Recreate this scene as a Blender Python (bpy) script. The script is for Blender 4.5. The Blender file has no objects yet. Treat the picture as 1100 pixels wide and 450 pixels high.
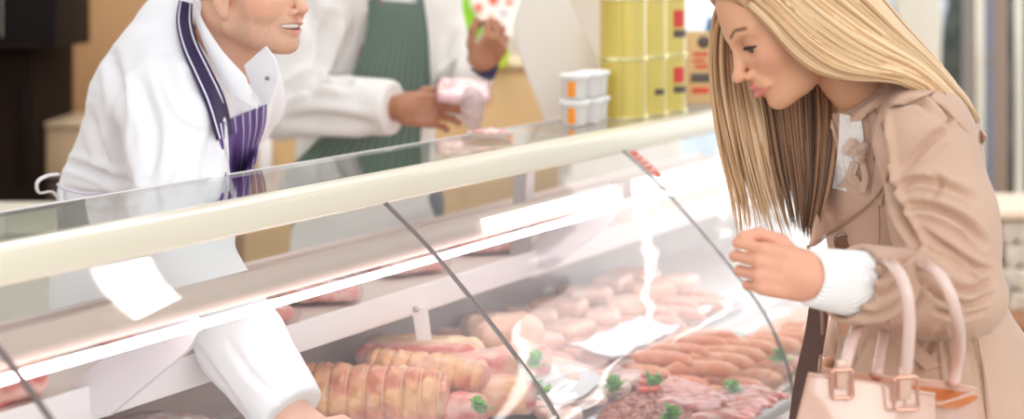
import bpy, bmesh, math, random
import numpy as np
from mathutils import Vector, Matrix
from mathutils.bvhtree import BVHTree
C = bpy.context.scene.collection
rnd = random.Random(7)
F = 2000.0; CAMH = 1.585
def P(x, y, z):                     # point seen at pixel x,y lying z metres in front of the camera
    return np.array([(x-550.0)*z/F, z, CAMH-(y+30.0)*z/F])
# counter frame: t along the counter (away to the right), p towards the customers, h height
SA, CA = math.sin(math.radians(26.8)), math.cos(math.radians(26.8))
X0, Y0 = -0.217, 3.106
def L(t, p, h): return np.array([X0+t*SA+p*CA, Y0+t*CA-p*SA, h])
CROT = math.radians(90-26.8)        # rotation of an object's +X onto the counter direction
def unL(x, y): return ((x-X0)*SA+(y-Y0)*CA, (x-X0)*CA-(y-Y0)*SA)

# ---------------------------------------------------------------- naming helpers
def tag(o, label=None, cat=None, group=None, kind=None):
    if label: o['label'] = label
    if cat: o['category'] = cat
    if group: o['group'] = group
    if kind: o['kind'] = kind
    return o
def link(o, parent=None):
    C.objects.link(o)
    if parent is not None:
        o.parent = parent
        o.matrix_parent_inverse = Matrix.Translation(parent.location).inverted() if parent.rotation_euler.z == 0 and parent.parent is None else parent_world(parent).inverted()
    return o
def parent_world(p):
    m = p.matrix_basis.copy()
    if p.parent is not None: m = parent_world(p.parent) @ p.matrix_parent_inverse @ m
    return m
def thing(name, label, cat, loc=(0,0,0), group=None):
    o = bpy.data.objects.new(name, None); o.empty_display_size = .05
    o.location = tuple(float(v) for v in loc); C.objects.link(o)
    return tag(o, label, cat, group)
def mesh_obj(name, verts, faces, mat, parent=None, smooth=True, cols=None, autosmooth=None):
    me = bpy.data.meshes.new(name)
    if isinstance(faces, np.ndarray) and len(faces):
        k = faces.shape[1]; nf = len(faces)
        me.vertices.add(len(verts)); me.vertices.foreach_set('co', np.asarray(verts, np.float32).ravel())
        me.loops.add(nf*k); me.loops.foreach_set('vertex_index', faces.astype(np.int32).ravel())
        me.polygons.add(nf); me.polygons.foreach_set('loop_start', np.arange(0, nf*k, k, dtype=np.int32))
        me.update(calc_edges=True)
    else:
        me.from_pydata([tuple(map(float, v)) for v in verts], [], [tuple(map(int, f)) for f in faces])
        me.update()
    if cols is not None:
        a = me.color_attributes.new('Col', 'FLOAT_COLOR', 'POINT')
        c = np.ones((len(verts), 4), np.float32); c[:, :3] = cols
        a.data.foreach_set('color', c.ravel())
    if smooth: me.polygons.foreach_set('use_smooth', np.ones(len(me.polygons), bool))
    if mat: me.materials.append(mat)
    if autosmooth:
        me.set_sharp_from_angle(angle=math.radians(autosmooth))
    o = bpy.data.objects.new(name, me); link(o, parent)
    return o
def from_bm(name, bm, mat, parent=None, smooth=False, sharp=35):
    bmesh.ops.recalc_face_normals(bm, faces=bm.faces)
    me = bpy.data.meshes.new(name); bm.to_mesh(me); bm.free()
    if smooth:
        me.polygons.foreach_set('use_smooth', np.ones(len(me.polygons), bool)); me.set_sharp_from_angle(angle=math.radians(sharp))
    if mat: me.materials.append(mat)
    o = bpy.data.objects.new(name, me); link(o, parent)
    return o
def copy_tree(o, delta, label=None, rz=0, parent=None, group=None):
    c = o.copy(); C.objects.link(c)
    if parent is None:
        c.location = o.location + Vector(delta); c.rotation_euler.z += rz
        if label: c['label'] = label
        if group: c['group'] = group
    else: c.parent = parent
    for ch in o.children: copy_tree(ch, delta, parent=c)
    return c
# ---------------------------------------------------------------- materials
def mat(name, col, rough=.5, metal=0, spec=.5, bump=None, noise=None, attr=False, sss=0, coat=0, sheen=0, emit=None, trans=0, ior=1.45, alpha=1, sssr=(1,.35,.2), wave=None):
    m = bpy.data.materials.new(name); m.use_nodes = True
    nt = m.node_tree; b = nt.nodes['Principled BSDF']
    b.inputs['Base Color'].default_value = (*col, 1); b.inputs['Roughness'].default_value = rough
    b.inputs['Metallic'].default_value = metal; b.inputs['Specular IOR Level'].default_value = spec
    b.inputs['IOR'].default_value = ior
    b.inputs['Coat Weight'].default_value = coat; b.inputs['Sheen Weight'].default_value = sheen
    b.inputs['Transmission Weight'].default_value = trans; b.inputs['Alpha'].default_value = alpha
    if sss:
        b.inputs['Subsurface Weight'].default_value = sss; b.inputs['Subsurface Radius'].default_value = sssr
        b.inputs['Subsurface Scale'].default_value = .012
    if emit: b.inputs['Emission Color'].default_value = (*emit[0], 1); b.inputs['Emission Strength'].default_value = emit[1]
    tc = nt.nodes.new('ShaderNodeTexCoord')
    colout = None
    if attr:
        a = nt.nodes.new('ShaderNodeAttribute'); a.attribute_name = 'Col'; colout = a.outputs['Color']
    if noise:                                   # (scale, second colour, stretch, contrast)
        sc, c2, st, lo, hi = noise
        mp = nt.nodes.new('ShaderNodeMapping'); mp.inputs['Scale'].default_value = st
        nt.links.new(tc.outputs['Object'], mp.inputs[0])
        n = nt.nodes.new('ShaderNodeTexNoise'); n.inputs['Scale'].default_value = sc; n.inputs['Detail'].default_value = 5
        nt.links.new(mp.outputs[0], n.inputs['Vector'])
        r = nt.nodes.new('ShaderNodeMapRange'); r.inputs[1].default_value = lo; r.inputs[2].default_value = hi
        nt.links.new(n.outputs[0], r.inputs[0])
        mx = nt.nodes.new('ShaderNodeMix'); mx.data_type = 'RGBA'
        nt.links.new(r.outputs[0], mx.inputs[0])
        mx.inputs[6].default_value = (*col, 1); mx.inputs[7].default_value = (*c2, 1)
        if colout is not None: nt.links.new(colout, mx.inputs[6])
        colout = mx.outputs[2]
    if wave:                                    # stripes: (scale, colour, direction, lo, hi, distortion)
        sc, c2, dr, lo, hi, dist = wave
        w = nt.nodes.new('ShaderNodeTexWave'); w.inputs['Scale'].default_value = sc; w.inputs['Distortion'].default_value = dist
        w.bands_direction = dr; nt.links.new(tc.outputs['Object'], w.inputs['Vector'])
        r = nt.nodes.new('ShaderNodeMapRange'); r.inputs[1].default_value = lo; r.inputs[2].default_value = hi
        nt.links.new(w.outputs[1], r.inputs[0])
        mx = nt.nodes.new('ShaderNodeMix'); mx.data_type = 'RGBA'; nt.links.new(r.outputs[0], mx.inputs[0])
        if colout is not None: nt.links.new(colout, mx.inputs[6])
        else: mx.inputs[6].default_value = (*col, 1)
        mx.inputs[7].default_value = (*c2, 1); colout = mx.outputs[2]
    if colout is not None: nt.links.new(colout, b.inputs['Base Color'])
    if bump:                                    # (scale, strength, stretch)
        sc, s, st = bump
        mp = nt.nodes.new('ShaderNodeMapping'); mp.inputs['Scale'].default_value = st
        nt.links.new(tc.outputs['Object'], mp.inputs[0])
        n = nt.nodes.new('ShaderNodeTexNoise'); n.inputs['Scale'].default_value = sc; n.inputs['Detail'].default_value = 4
        nt.links.new(mp.outputs[0], n.inputs['Vector'])
        bp = nt.nodes.new('ShaderNodeBump'); bp.inputs['Strength'].default_value = s; bp.inputs['Distance'].default_value = .004
        nt.links.new(n.outputs[0], bp.inputs['Height']); nt.links.new(bp.outputs[0], b.inputs['Normal'])
    return m
def glass_mat(name, tint=(1,1,1), refl=1.0, ior=1.5, rough=.02, bump=None):
    m = bpy.data.materials.new(name); m.use_nodes = True; nt = m.node_tree
    for n in list(nt.nodes):
        if n.type != 'OUTPUT_MATERIAL': nt.nodes.remove(n)
    out = [n for n in nt.nodes if n.type == 'OUTPUT_MATERIAL'][0]
    tr = nt.nodes.new('ShaderNodeBsdfTransparent'); tr.inputs[0].default_value = (*tint, 1)
    gl = nt.nodes.new('ShaderNodeBsdfGlossy'); gl.inputs['Roughness'].default_value = rough
    fr = nt.nodes.new('ShaderNodeFresnel'); fr.inputs[0].default_value = ior
    mu = nt.nodes.new('ShaderNodeMath'); mu.operation = 'MULTIPLY'; mu.inputs[1].default_value = refl; mu.use_clamp = True
    nt.links.new(fr.outputs[0], mu.inputs[0])
    ge = nt.nodes.new('ShaderNodeNewGeometry'); iv = nt.nodes.new('ShaderNodeMath'); iv.operation = 'SUBTRACT'; iv.inputs[0].default_value = 1
    nt.links.new(ge.outputs['Backfacing'], iv.inputs[1])
    m2 = nt.nodes.new('ShaderNodeMath'); m2.operation = 'MULTIPLY'; nt.links.new(mu.outputs[0], m2.inputs[0]); nt.links.new(iv.outputs[0], m2.inputs[1])
    mx = nt.nodes.new('ShaderNodeMixShader')
    nt.links.new(m2.outputs[0], mx.inputs[0]); nt.links.new(tr.outputs[0], mx.inputs[1]); nt.links.new(gl.outputs[0], mx.inputs[2])
    nt.links.new(mx.outputs[0], out.inputs[0])
    if bump:
        tc = nt.nodes.new('ShaderNodeTexCoord'); mp = nt.nodes.new('ShaderNodeMapping'); mp.inputs['Scale'].default_value = bump[2]
        nt.links.new(tc.outputs['Object'], mp.inputs[0])
        n = nt.nodes.new('ShaderNodeTexNoise'); n.inputs['Scale'].default_value = bump[0]; n.inputs['Detail'].default_value = 1.5
        nt.links.new(mp.outputs[0], n.inputs['Vector'])
        bp = nt.nodes.new('ShaderNodeBump'); bp.inputs['Strength'].default_value = bump[1]; bp.inputs['Distance'].default_value = .01
        nt.links.new(n.outputs[0], bp.inputs['Height']); nt.links.new(bp.outputs[0], gl.inputs['Normal']); nt.links.new(bp.outputs[0], fr.inputs['Normal'])
    return m
def emis(name, col, s):
    m = bpy.data.materials.new(name); m.use_nodes = True; nt = m.node_tree
    b = nt.nodes['Principled BSDF']; b.inputs['Base Color'].default_value = (*col, 1)
    b.inputs['Emission Color'].default_value = (*col, 1); b.inputs['Emission Strength'].default_value = s
    return m
# ---------------------------------------------------------------- implicit surfaces
def nrm(v): v = np.asarray(v, float); return v/np.linalg.norm(v)
def smin(a, b, k):
    h = np.clip(.5+.5*(b-a)/k, 0, 1); return b*(1-h)+a*h-k*h*(1-h)
def smax(a, b, k): return -smin(-a, -b, k)
def ell(p, c, r):
    q = (p-np.asarray(c, np.float32)); r = np.asarray(r, np.float32)
    k0 = np.linalg.norm(q/r, axis=1); k1 = np.linalg.norm(q/(r*r), axis=1)
    return k0*(k0-1)/np.maximum(k1, 1e-6)
def cap(p, a, b, ra, rb=None):
    rb = ra if rb is None else rb
    a = np.asarray(a, np.float32); b = np.asarray(b, np.float32); ab = b-a
    h = np.clip(((p-a)@ab)/max(float(ab@ab), 1e-9), 0, 1)
    return np.linalg.norm(p-a-h[:, None]*ab, axis=1)-(ra+(rb-ra)*h)
def fcap(p, a, b, ra, rb, side, flat):     # capsule flattened along 'side' by factor flat (<1: wider across side's normal)
    s = nrm(side).astype(np.float32); a = np.asarray(a, np.float32); b = np.asarray(b, np.float32)
    q = p+np.outer((p-a)@s, s)*(1/flat-1); bb = b+float((b-a)@s)*(1/flat-1)*s
    return cap(q, a, bb, ra, rb)*min(1, flat+.15)
def chain(p, pts, rs, k=.01):
    d = None
    for i in range(len(pts)-1):
        e = cap(p, pts[i], pts[i+1], rs[i], rs[i+1]); d = e if d is None else smin(d, e, k)
    return d
def rbox(p, c, hs, r, R=None):
    q = p-np.asarray(c, np.float32)
    if R is not None: q = q@np.asarray(R, np.float32)
    q = np.abs(q)-(np.asarray(hs, np.float32)-r)
    return np.linalg.norm(np.maximum(q, 0), axis=1)+np.minimum(q.max(1), 0)-r
def hashn(p, s=1.0, seed=0):                 # smooth pseudo noise, -1..1
    q = p*s; o = np.zeros(len(p), np.float32)
    r = np.random.RandomState(seed)
    for i in range(7):
        d = r.normal(size=3); d /= np.linalg.norm(d); f = 1+.35*i
        d2 = r.normal(size=3); d2 /= np.linalg.norm(d2)
        o += np.sin(q@(d*f*3.1).astype(np.float32)+r.rand()*6.28+1.3*np.sin(q@(d2*f*2.0).astype(np.float32)+r.rand()*6))/(1+.25*i)
    return o/3.6
def mesh_sdf(f, lo, hi, vs, N=12):
    """surface nets over only those blocks that the surface crosses"""
    lo = np.asarray(lo, float); hi = np.asarray(hi, float)
    nb = np.maximum(1, np.ceil((hi-lo)/(vs*N)).astype(int))
    I = np.stack(np.meshgrid(*[np.arange(n) for n in nb], indexing='ij'), -1).reshape(-1, 3)
    cen = (lo+(I+.5)*vs*N).astype(np.float32)
    d = f(cen); keep = np.abs(d) < vs*N*.87*1.5+.004
    I = I[keep]
    g = np.stack(np.meshgrid(*[np.arange(N+1)]*3, indexing='ij'), -1).reshape(-1, 3)
    S = (nb*N+3).astype(np.int64)
    gid = lambda c: ((c[..., 0]+1)*S[1]+(c[..., 1]+1))*S[2]+(c[..., 2]+1)
    cid, cpos, quads = [], [], []
    corners = np.array([[a, b, c] for a in (0, 1) for b in (0, 1) for c in (0, 1)])
    edges = [(i, j) for i in range(8) for j in range(i+1, 8) if np.abs(corners[i]-corners[j]).sum() == 1]
    B = max(1, 400000//len(g))
    for s in range(0, len(I), B):
        blk = I[s:s+B]*N
        G = blk[:, None, :]+g[None]
        V = f((lo+G.reshape(-1, 3)*vs).astype(np.float32)).reshape(len(blk), N+1, N+1, N+1)
        neg = V < 0
        cs = [V[:, a:a+N, b:b+N, c:c+N] for a, b, c in corners]
        sg = np.stack([c < 0 for c in cs]); cnt = sg.sum(0); act = (cnt > 0) & (cnt < 8)
        bi, i, j, k = np.nonzero(act)
        if len(bi):
            vals = np.stack([c[act] for c in cs], 1)
            acc = np.zeros((len(bi), 3)); n = np.zeros(len(bi))
            for (a, b) in edges:
                va, vb = vals[:, a], vals[:, b]; m = (va < 0) != (vb < 0)
                t = np.where(m, va/np.where(m, va-vb, 1), 0)
                acc += m[:, None]*(corners[a]+t[:, None]*(corners[b]-corners[a])); n += m
            cell = blk[bi]+np.stack([i, j, k], 1)
            cid.append(gid(cell)); cpos.append(lo+(cell+acc/n[:, None])*vs)
        for ax in range(3):
            sl0 = [slice(None)]+[slice(0, N)]*3; sl1 = list(sl0); sl1[ax+1] = slice(1, N+1)
            n0 = neg[tuple(sl0)]; n1 = neg[tuple(sl1)]; m = n0 != n1
            bi, i, j, k = np.nonzero(m)
            if not len(bi): continue
            c = blk[bi]+np.stack([i, j, k], 1); u, v = (ax+1) % 3, (ax+2) % 3
            eu = np.zeros(3, int); eu[u] = 1; ev = np.zeros(3, int); ev[v] = 1
            q = np.stack([gid(c-eu-ev), gid(c-ev), gid(c), gid(c-eu)], 1)
            fl = ~n0[m]; q[fl] = q[fl][:, ::-1]
            quads.append(q)
    cid = np.concatenate(cid); cpos = np.concatenate(cpos); q = np.concatenate(quads)
    o = np.argsort(cid); cid = cid[o]; cpos = cpos[o]
    ix = np.searchsorted(cid, q); ix = np.minimum(ix, len(cid)-1)
    ok = (cid[ix] == q).all(1)
    fc = ix[ok]
    used = np.unique(fc); mp = np.full(len(cpos), -1); mp[used] = np.arange(len(used))
    return cpos[used], mp[fc]
def vnormals(v, f):
    a = v[f[:, 2]]-v[f[:, 0]]; b = v[f[:, 3]]-v[f[:, 1]] if f.shape[1] == 4 else v[f[:, 1]]-v[f[:, 0]]
    n = np.cross(a, b) if f.shape[1] == 4 else np.cross(b, a)
    o = np.zeros_like(v)
    for c in range(f.shape[1]): np.add.at(o, f[:, c], n)
    return o/np.maximum(np.linalg.norm(o, axis=1), 1e-12)[:, None]
def grad(f, v, e=.0008):
    v = v.astype(np.float32); g = np.zeros((len(v), 3))
    for i in range(3):
        d = np.zeros(3, np.float32); d[i] = e; g[:, i] = (f(v+d)-f(v-d))
    return g/np.maximum(np.linalg.norm(g, axis=1), 1e-12)[:, None]
def px(v): return np.stack([550+F*v[:, 0]/v[:, 1], -30+F*(CAMH-v[:, 2])/v[:, 1]], 1)
def seg2(q, a, b):
    a = np.asarray(a, float); b = np.asarray(b, float); ab = b-a
    h = np.clip(((q-a)@ab)/(ab@ab), 0, 1); dd = q-a-h[:, None]*ab
    return np.hypot(dd[:, 0], dd[:, 1]), h
def smooth_line(pts, n=8):
    pts = np.asarray(pts, float)
    if len(pts) < 3: 
        return np.array([pts[0]+(pts[-1]-pts[0])*t for t in np.linspace(0, 1, n+1)])
    P_ = np.vstack([2*pts[0]-pts[1], pts, 2*pts[-1]-pts[-2]]); o = []
    for i in range(1, len(P_)-2):
        for t in np.linspace(0, 1, n, endpoint=False):
            a, b, c, d = P_[i-1:i+3]
            o.append(.5*((2*b)+(c-a)*t+(2*a-5*b+4*c-d)*t*t+(3*b-a-3*c+d)*t**3))
    o.append(pts[-1]); return np.array(o)
def folds(v, n, lines):
    """push soft creases into the cloth: each = (points as seen, width, depth in metres)"""
    q = px(v); face = np.clip(-(n[:, 1])*2.2, 0, 1); out = v.copy()
    for pts, w, dp in lines:
        pl = smooth_line(pts, 5); best = np.full(len(v), 1e9); tt = np.zeros(len(v))
        for i in range(len(pl)-1):
            d, h = seg2(q, pl[i], pl[i+1]); m = d < best; best[m] = d[m]; tt[m] = ((i+h)/(len(pl)-1))[m]
        taper = np.sin(np.clip(tt, 0.02, .98)*math.pi)**.5
        prof = np.exp(-(best/w)**2)-.45*np.exp(-((best-2*w)/w)**2)
        out += n*(-dp*prof*taper*face)[:, None]
    return out
# ---------------------------------------------------------------- surfaces and tubes
def tube_mesh(pts, rs, seg=10, closed=False, flat=None, caps=True):
    pts = np.asarray(pts, float); n = len(pts)
    rs = np.full(n, rs) if np.isscalar(rs) else np.asarray(rs, float)
    T = np.gradient(pts, axis=0); T /= np.maximum(np.linalg.norm(T, axis=1), 1e-9)[:, None]
    up = np.array([0, 0, 1.]) if abs(T[0][2]) < .9 else np.array([1., 0, 0])
    N_ = np.cross(up, T[0]); N_ /= np.linalg.norm(N_); V = []
    for i in range(n):
        N_ = N_-T[i]*(N_@T[i]); N_ /= max(np.linalg.norm(N_), 1e-9); B = np.cross(T[i], N_)
        for a in np.linspace(0, 2*math.pi, seg, endpoint=False):
            w = (math.cos(a)*N_+math.sin(a)*B*(flat if flat else 1))*rs[i]; V.append(pts[i]+w)
    Fc = []
    for i in range(n-1):
        for k in range(seg):
            a = i*seg+k; b = i*seg+(k+1) % seg; Fc.append((a, b, b+seg, a+seg))
    V = np.array(V)
    if caps:
        m = len(V); V = np.vstack([V, pts[0], pts[-1]])
        for k in range(seg):
            Fc.append((m, (k+1) % seg, k, k)); Fc.append((m+1, (n-1)*seg+k, (n-1)*seg+(k+1) % seg, (n-1)*seg+(k+1) % seg))
    return V, Fc
def clean(Fc): return [tuple(dict.fromkeys(f)) for f in Fc]
def tube(name, pts, rs, m, parent=None, seg=10, n=0, **k):
    if n: pts = smooth_line(pts, n)
    if n and not np.isscalar(rs): rs = np.interp(np.linspace(0, 1, len(pts)), np.linspace(0, 1, len(rs)), rs)
    V, Fc = tube_mesh(pts, rs, seg, **k)
    return mesh_obj(name, V, clean(Fc), m, parent)
def grid_faces(nu, nv):
    i, j = np.meshgrid(np.arange(nu-1), np.arange(nv-1), indexing='ij'); a = (i*nv+j).ravel()
    return np.stack([a, a+nv, a+nv+1, a+1], 1)
def shell(name, G, th, m, parent=None, nrmal=None, cols=None):
    """G (nu,nv,3) grid -> closed sheet with thickness th"""
    nu, nv, _ = G.shape; v = G.reshape(-1, 3); f = grid_faces(nu, nv); n = vnormals(v, f)
    if nrmal is not None and (n@np.asarray(nrmal)).mean() < 0: n = -n
    elif nrmal is None: pass
    v2 = v-n*th if nrmal is not None else v-n*th
    V = np.vstack([v, v2]); k = len(v); Fc = [tuple(q) for q in f]+[tuple(q[::-1]+k) for q in f]
    ring = [i*nv for i in range(nu)]+[(nu-1)*nv+j for j in range(1, nv)]+[i*nv+nv-1 for i in range(nu-2, -1, -1)]+[j for j in range(nv-2, 0, -1)]
    for a, b in zip(ring, ring[1:]+ring[:1]): Fc.append((a, b, b+k, a+k))
    bm = bmesh.new(); vs = [bm.verts.new(x) for x in V]
    for q in Fc:
        try: bm.faces.new([vs[i] for i in q])
        except ValueError: pass
    o = from_bm(name, bm, m, parent, smooth=True, sharp=60)
    return o
def resample(pts, n, sm=6):
    pl = smooth_line(pts, sm); d = np.r_[0, np.cumsum(np.linalg.norm(np.diff(pl, axis=0), axis=1))]
    s = np.linspace(0, d[-1], n); return np.stack([np.interp(s, d, pl[:, i]) for i in range(pl.shape[1])], 1)
def bvh(o): 
    me = o.data; return BVHTree.FromPolygons([v.co.copy() for v in me.vertices], [tuple(p.vertices) for p in me.polygons])
def bvh_np(v, f): return BVHTree.FromPolygons([Vector(x) for x in v], [tuple(map(int, q)) for q in f])
def hit(tree, x, y, fallback):
    d = Vector(P(x, y, 1.0))-Vector((0, 0, CAMH)); d.normalize()
    loc, nr, i, ds = tree.ray_cast(Vector((0, 0, CAMH)), d, 20)
    return (np.array(loc), np.array(nr)) if loc is not None else (P(x, y, fallback), None)
def drape(name, tree, edgeA, edgeB, nu, nv, off, th, m, parent, zf, smoothing=2, puff=0, relief=None):
    """cloth patch lying on a body: ruled between two edges, resting 'off' above the surface under it"""
    A = resample(edgeA, nu); B = resample(edgeB, nu); G = np.zeros((nu, nv, 3)); D = np.zeros((nu, nv))
    for i in range(nu):
        for j in range(nv):
            w = j/(nv-1); q = A[i]*(1-w)+B[i]*w; h, _ = hit(tree, q[0], q[1], zf); D[i, j] = h[1]; G[i, j, :2] = q
    for _ in range(smoothing):
        Dp = np.pad(D, 1, mode='edge'); D = np.minimum(D, (Dp[:-2, 1:-1]+Dp[2:, 1:-1]+Dp[1:-1, :-2]+Dp[1:-1, 2:])/4) if False else (D*2+Dp[:-2, 1:-1]+Dp[2:, 1:-1]+Dp[1:-1, :-2]+Dp[1:-1, 2:])/6
    out = np.zeros((nu, nv, 3))
    for i in range(nu):
        for j in range(nv):
            bulge = puff*math.sin(math.pi*i/(nu-1))*math.sin(math.pi*j/(nv-1))
            r = relief(i/(nu-1), j/(nv-1)) if relief else 0
            out[i, j] = P(G[i, j, 0], G[i, j, 1], D[i, j]-off-bulge-r)
    return shell(name, out, th, m, parent, nrmal=(0, -1, 0))
# ---------------------------------------------------------------- hard-surface helpers
def add_box(bm, c, s, R=None, bev=0, seg=2):
    r = bmesh.ops.create_cube(bm, size=1); vs = r['verts']
    M = Matrix.Translation(Vector([float(a) for a in c])) @ (R.to_4x4() if R is not None else Matrix.Identity(4)) @ Matrix.Diagonal((*s, 1))
    bmesh.ops.transform(bm, matrix=M, verts=vs)
    if bev:
        es = list({e for v in vs for e in v.link_edges})
        bmesh.ops.bevel(bm, geom=es, offset=bev, segments=seg, profile=.5, affect='EDGES')
def box(name, c, s, m, parent=None, R=None, bev=.002):
    bm = bmesh.new(); add_box(bm, c, s, R, bev); return from_bm(name, bm, m, parent, smooth=True)
RC = Matrix.Rotation(CROT, 3, 'Z')
def cbox(name, t0, t1, p0, p1, h0, h1, m, parent=None, bev=.003):
    c = L((t0+t1)/2, (p0+p1)/2, (h0+h1)/2); return box(name, c, (t1-t0, p1-p0, h1-h0), m, parent, RC, bev)
def extrude(name, prof, t0, t1, m, parent=None, closed=True, smooth=True, nseg=1, bev=0):
    """profile [(p,h)...] run along the counter"""
    bm = bmesh.new(); rows = []
    for k in range(nseg+1):
        t = t0+(t1-t0)*k/nseg; rows.append([bm.verts.new(L(t, p, h)) for p, h in prof])
    n = len(prof)
    for a, b in zip(rows, rows[1:]):
        for i in range(n if closed else n-1): bm.faces.new((a[i], a[(i+1) % n], b[(i+1) % n], b[i]))
    if closed: bm.faces.new(rows[0]); bm.faces.new(rows[-1][::-1])
    return from_bm(name, bm, m, parent, smooth=smooth)
def lathe(name, prof, c, m, parent=None, seg=32, sharp=35):
    bm = bmesh.new(); rows = []
    for r, z in prof:
        if r < 1e-5: rows.append([bm.verts.new((c[0], c[1], c[2]+z))])
        else: rows.append([bm.verts.new((c[0]+r*math.cos(a), c[1]+r*math.sin(a), c[2]+z)) for a in np.linspace(0, 2*math.pi, seg, endpoint=False)])
    for a, b in zip(rows, rows[1:]):
        for k in range(seg):
            q = [a[k % len(a)], a[(k+1) % len(a)], b[(k+1) % len(b)], b[k % len(b)]]; q = list(dict.fromkeys(q))
            if len(q) > 2: bm.faces.new(q)
    return from_bm(name, bm, m, parent, smooth=True, sharp=sharp)
# ================================================================ materials
M = {}
M['cream'] = mat('cream_enamel', (.80,.74,.59), .28, coat=.3)
M['beige_lip'] = mat('beige_housing', (.62,.48,.41), .4, noise=(3,(.66,.52,.45),(1,1,1),.3,.7))
M['glass'] = glass_mat('clear_glass', (.97,.985,.98), 1.2, 1.5, .02)
M['glass_wavy'] = glass_mat('wavy_glass', (.97,.98,.98), 1.35, 1.5, .03, bump=(5,.6,(.5,.5,3.0)))
M['glass_top'] = glass_mat('shelf_glass', (.93,.95,.93), 1.1, 1.5, .03)
M['glass_win'] = glass_mat('window_glass', (.98,.99,1), .6)
M['seam'] = mat('dark_gasket', (.20,.15,.14), .5)
M['steel'] = mat('brushed_steel', (.62,.58,.56), .32, metal=.8, noise=(40,(.5,.46,.45),(1,1,12),.3,.7))
M['white_plastic'] = mat('white_plastic', (.90,.86,.86), .35)
M['lilac_plate'] = mat('pale_painted_steel', (.78,.72,.75), .4)
M['back_brown'] = mat('taupe_panel', (.58,.45,.40), .5, noise=(5,(.62,.49,.44),(1,1,1),.3,.7))
M['led'] = emis('pink_white_tube', (1,.82,.87), 8)
M['tube'] = emis('white_tube', (1,.96,.88), 1.6)
M['deck'] = mat('deck_tray', (.80,.74,.73), .35, metal=.3)
M['white_paint'] = mat('white_paint', (.84,.83,.81), .5)
M['base_paint'] = mat('counter_base_paint', (.78,.76,.72), .4)
M['floor'] = mat('floor_tile', (.55,.50,.44), .5, noise=(2,(.48,.43,.38),(1,1,1),.3,.7))
# ================================================================ display counter
T0, T1 = -2.0, 2.95
counter = thing('display_counter', 'long cream glass-fronted refrigerated meat counter running diagonally away', 'counter', L(0,0,0))
extrude('base_cabinet', [(-.62,.08),(.33,.08),(.33,.60),(.36,.63),(.36,.662),(-.30,.735),(-.62,.745)], T0, T1, M['base_paint'], counter)
extrude('plinth', [(-.56,0),(.26,0),(.26,.08),(-.56,.08)], T0, T1, M['seam'], counter)
extrude('bumper', [(.362,.60),(.415,.60),(.425,.63),(.425,.66),(.41,.675),(.362,.675)], T0, T1, M['steel'], counter)
rail_prof = [(-.040,1.200),(-.040,1.236),(-.034,1.244),(-.022,1.249),(-.006,1.249),(.006,1.243),(.012,1.230),(.012,1.204),(.008,1.200)]
extrude('top_rail', rail_prof, T0, T1, M['cream'], counter)
extrude('shelf_glass', [(-.235,1.240),(-.040,1.240),(-.040,1.246),(-.235,1.246)], T0, T1, M['glass_top'], counter)
extrude('shelf_edge', [(-.239,1.239),(-.235,1.239),(-.235,1.247),(-.239,1.247)], T0, T1, M['white_plastic'], counter)
# curved front glass, one pane per metre
GP = resample([(0.004,1.199),(.088,1.13),(.171,1.048),(.25,.965),(.307,.897),(.347,.83),(.375,.76),(.385,.70),(.386,.672)], 26)
def glass_profile(off):
    d = np.gradient(GP, axis=0); d /= np.linalg.norm(d, axis=1)[:, None]
    n = np.stack([-d[:, 1], d[:, 0]], 1); return GP+n*off
out_ = glass_profile(.0045); 
for a, b in ((-2,-1),(-1,0),(0,1),(1,2),(2,2.95)):
    pr = [tuple(x) for x in out_]+[tuple(x) for x in GP[::-1]]
    extrude('glass_pane', pr, a+.003, b-.003, M['glass_wavy'] if a >= 0 else M['glass'], counter)
def seam_strip(t, w=.0028):
    pr = [tuple(x) for x in glass_profile(.0052)]+[tuple(x) for x in glass_profile(-.0006)[::-1]]
    extrude('glass_seam', pr, t-w, t+w, M['seam'], counter)
for t in (-1, 0, 1, 2): seam_strip(t)
# light housing hung under the rail
extrude('lamp_housing', [(-.030,1.135),(-.012,1.137),(-.004,1.130),(.002,1.112),(.000,1.096),(-.016,1.092),(-.034,1.10)], -1.30, T1, M['beige_lip'], counter)
for k, (a, b) in enumerate(((-1.05, 2.9),)):
    V, Fc = tube_mesh([L(a, .004, 1.084), L(b, .004, 1.084)], .0065, 12); mesh_obj('strip_light', V, clean(Fc), M['led'], counter)
for a in (-1.05, -.98):
    V, Fc = tube_mesh([L(a-.012, .004, 1.084), L(a+.004, .004, 1.084)], .0085, 12); mesh_obj('strip_light_cap', V, clean(Fc), M['seam'], counter)
for a, b in ((.36, .965), (1.03, 1.95), (2.0, 2.9)):
    V, Fc = tube_mesh([L(a, .002, 1.118), L(b, .002, 1.118)], .013, 16); mesh_obj('lamp_tube', V, clean(Fc), M['tube'], counter)
for a in (.998, 1.975): cbox('tube_holder', a-.025, a+.025, -.016, .017, 1.100, 1.136, M['beige_lip'], counter)
# posts and arms that carry rail, lamps and the inner shelf
for t in (-.5, 1.0, 2.4):
    pr = [(-.235,.972),(-.20,.934),(-.165,.934),(-.02,1.045),(.0,1.078),(-.02,1.10),(-.055,1.10),(-.10,1.066),(-.166,1.024)]
    extrude('support_arm', pr, t-.006, t+.006, M['lilac_plate'], counter)
for t in (-1.95, .95, 2.90):
    extrude('end_frame' if abs(t) > 1.5 else 'rail_post', [(-.235,.93),(-.205,.93),(-.185,1.238),(-.215,1.238)], t-.02, t+.02, M['steel'], counter)
    extrude('rail_strut', [(-.21,1.205),(-.03,1.205),(-.03,1.236),(-.21,1.236)], t-.015, t+.015, M['cream'], counter)
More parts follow.
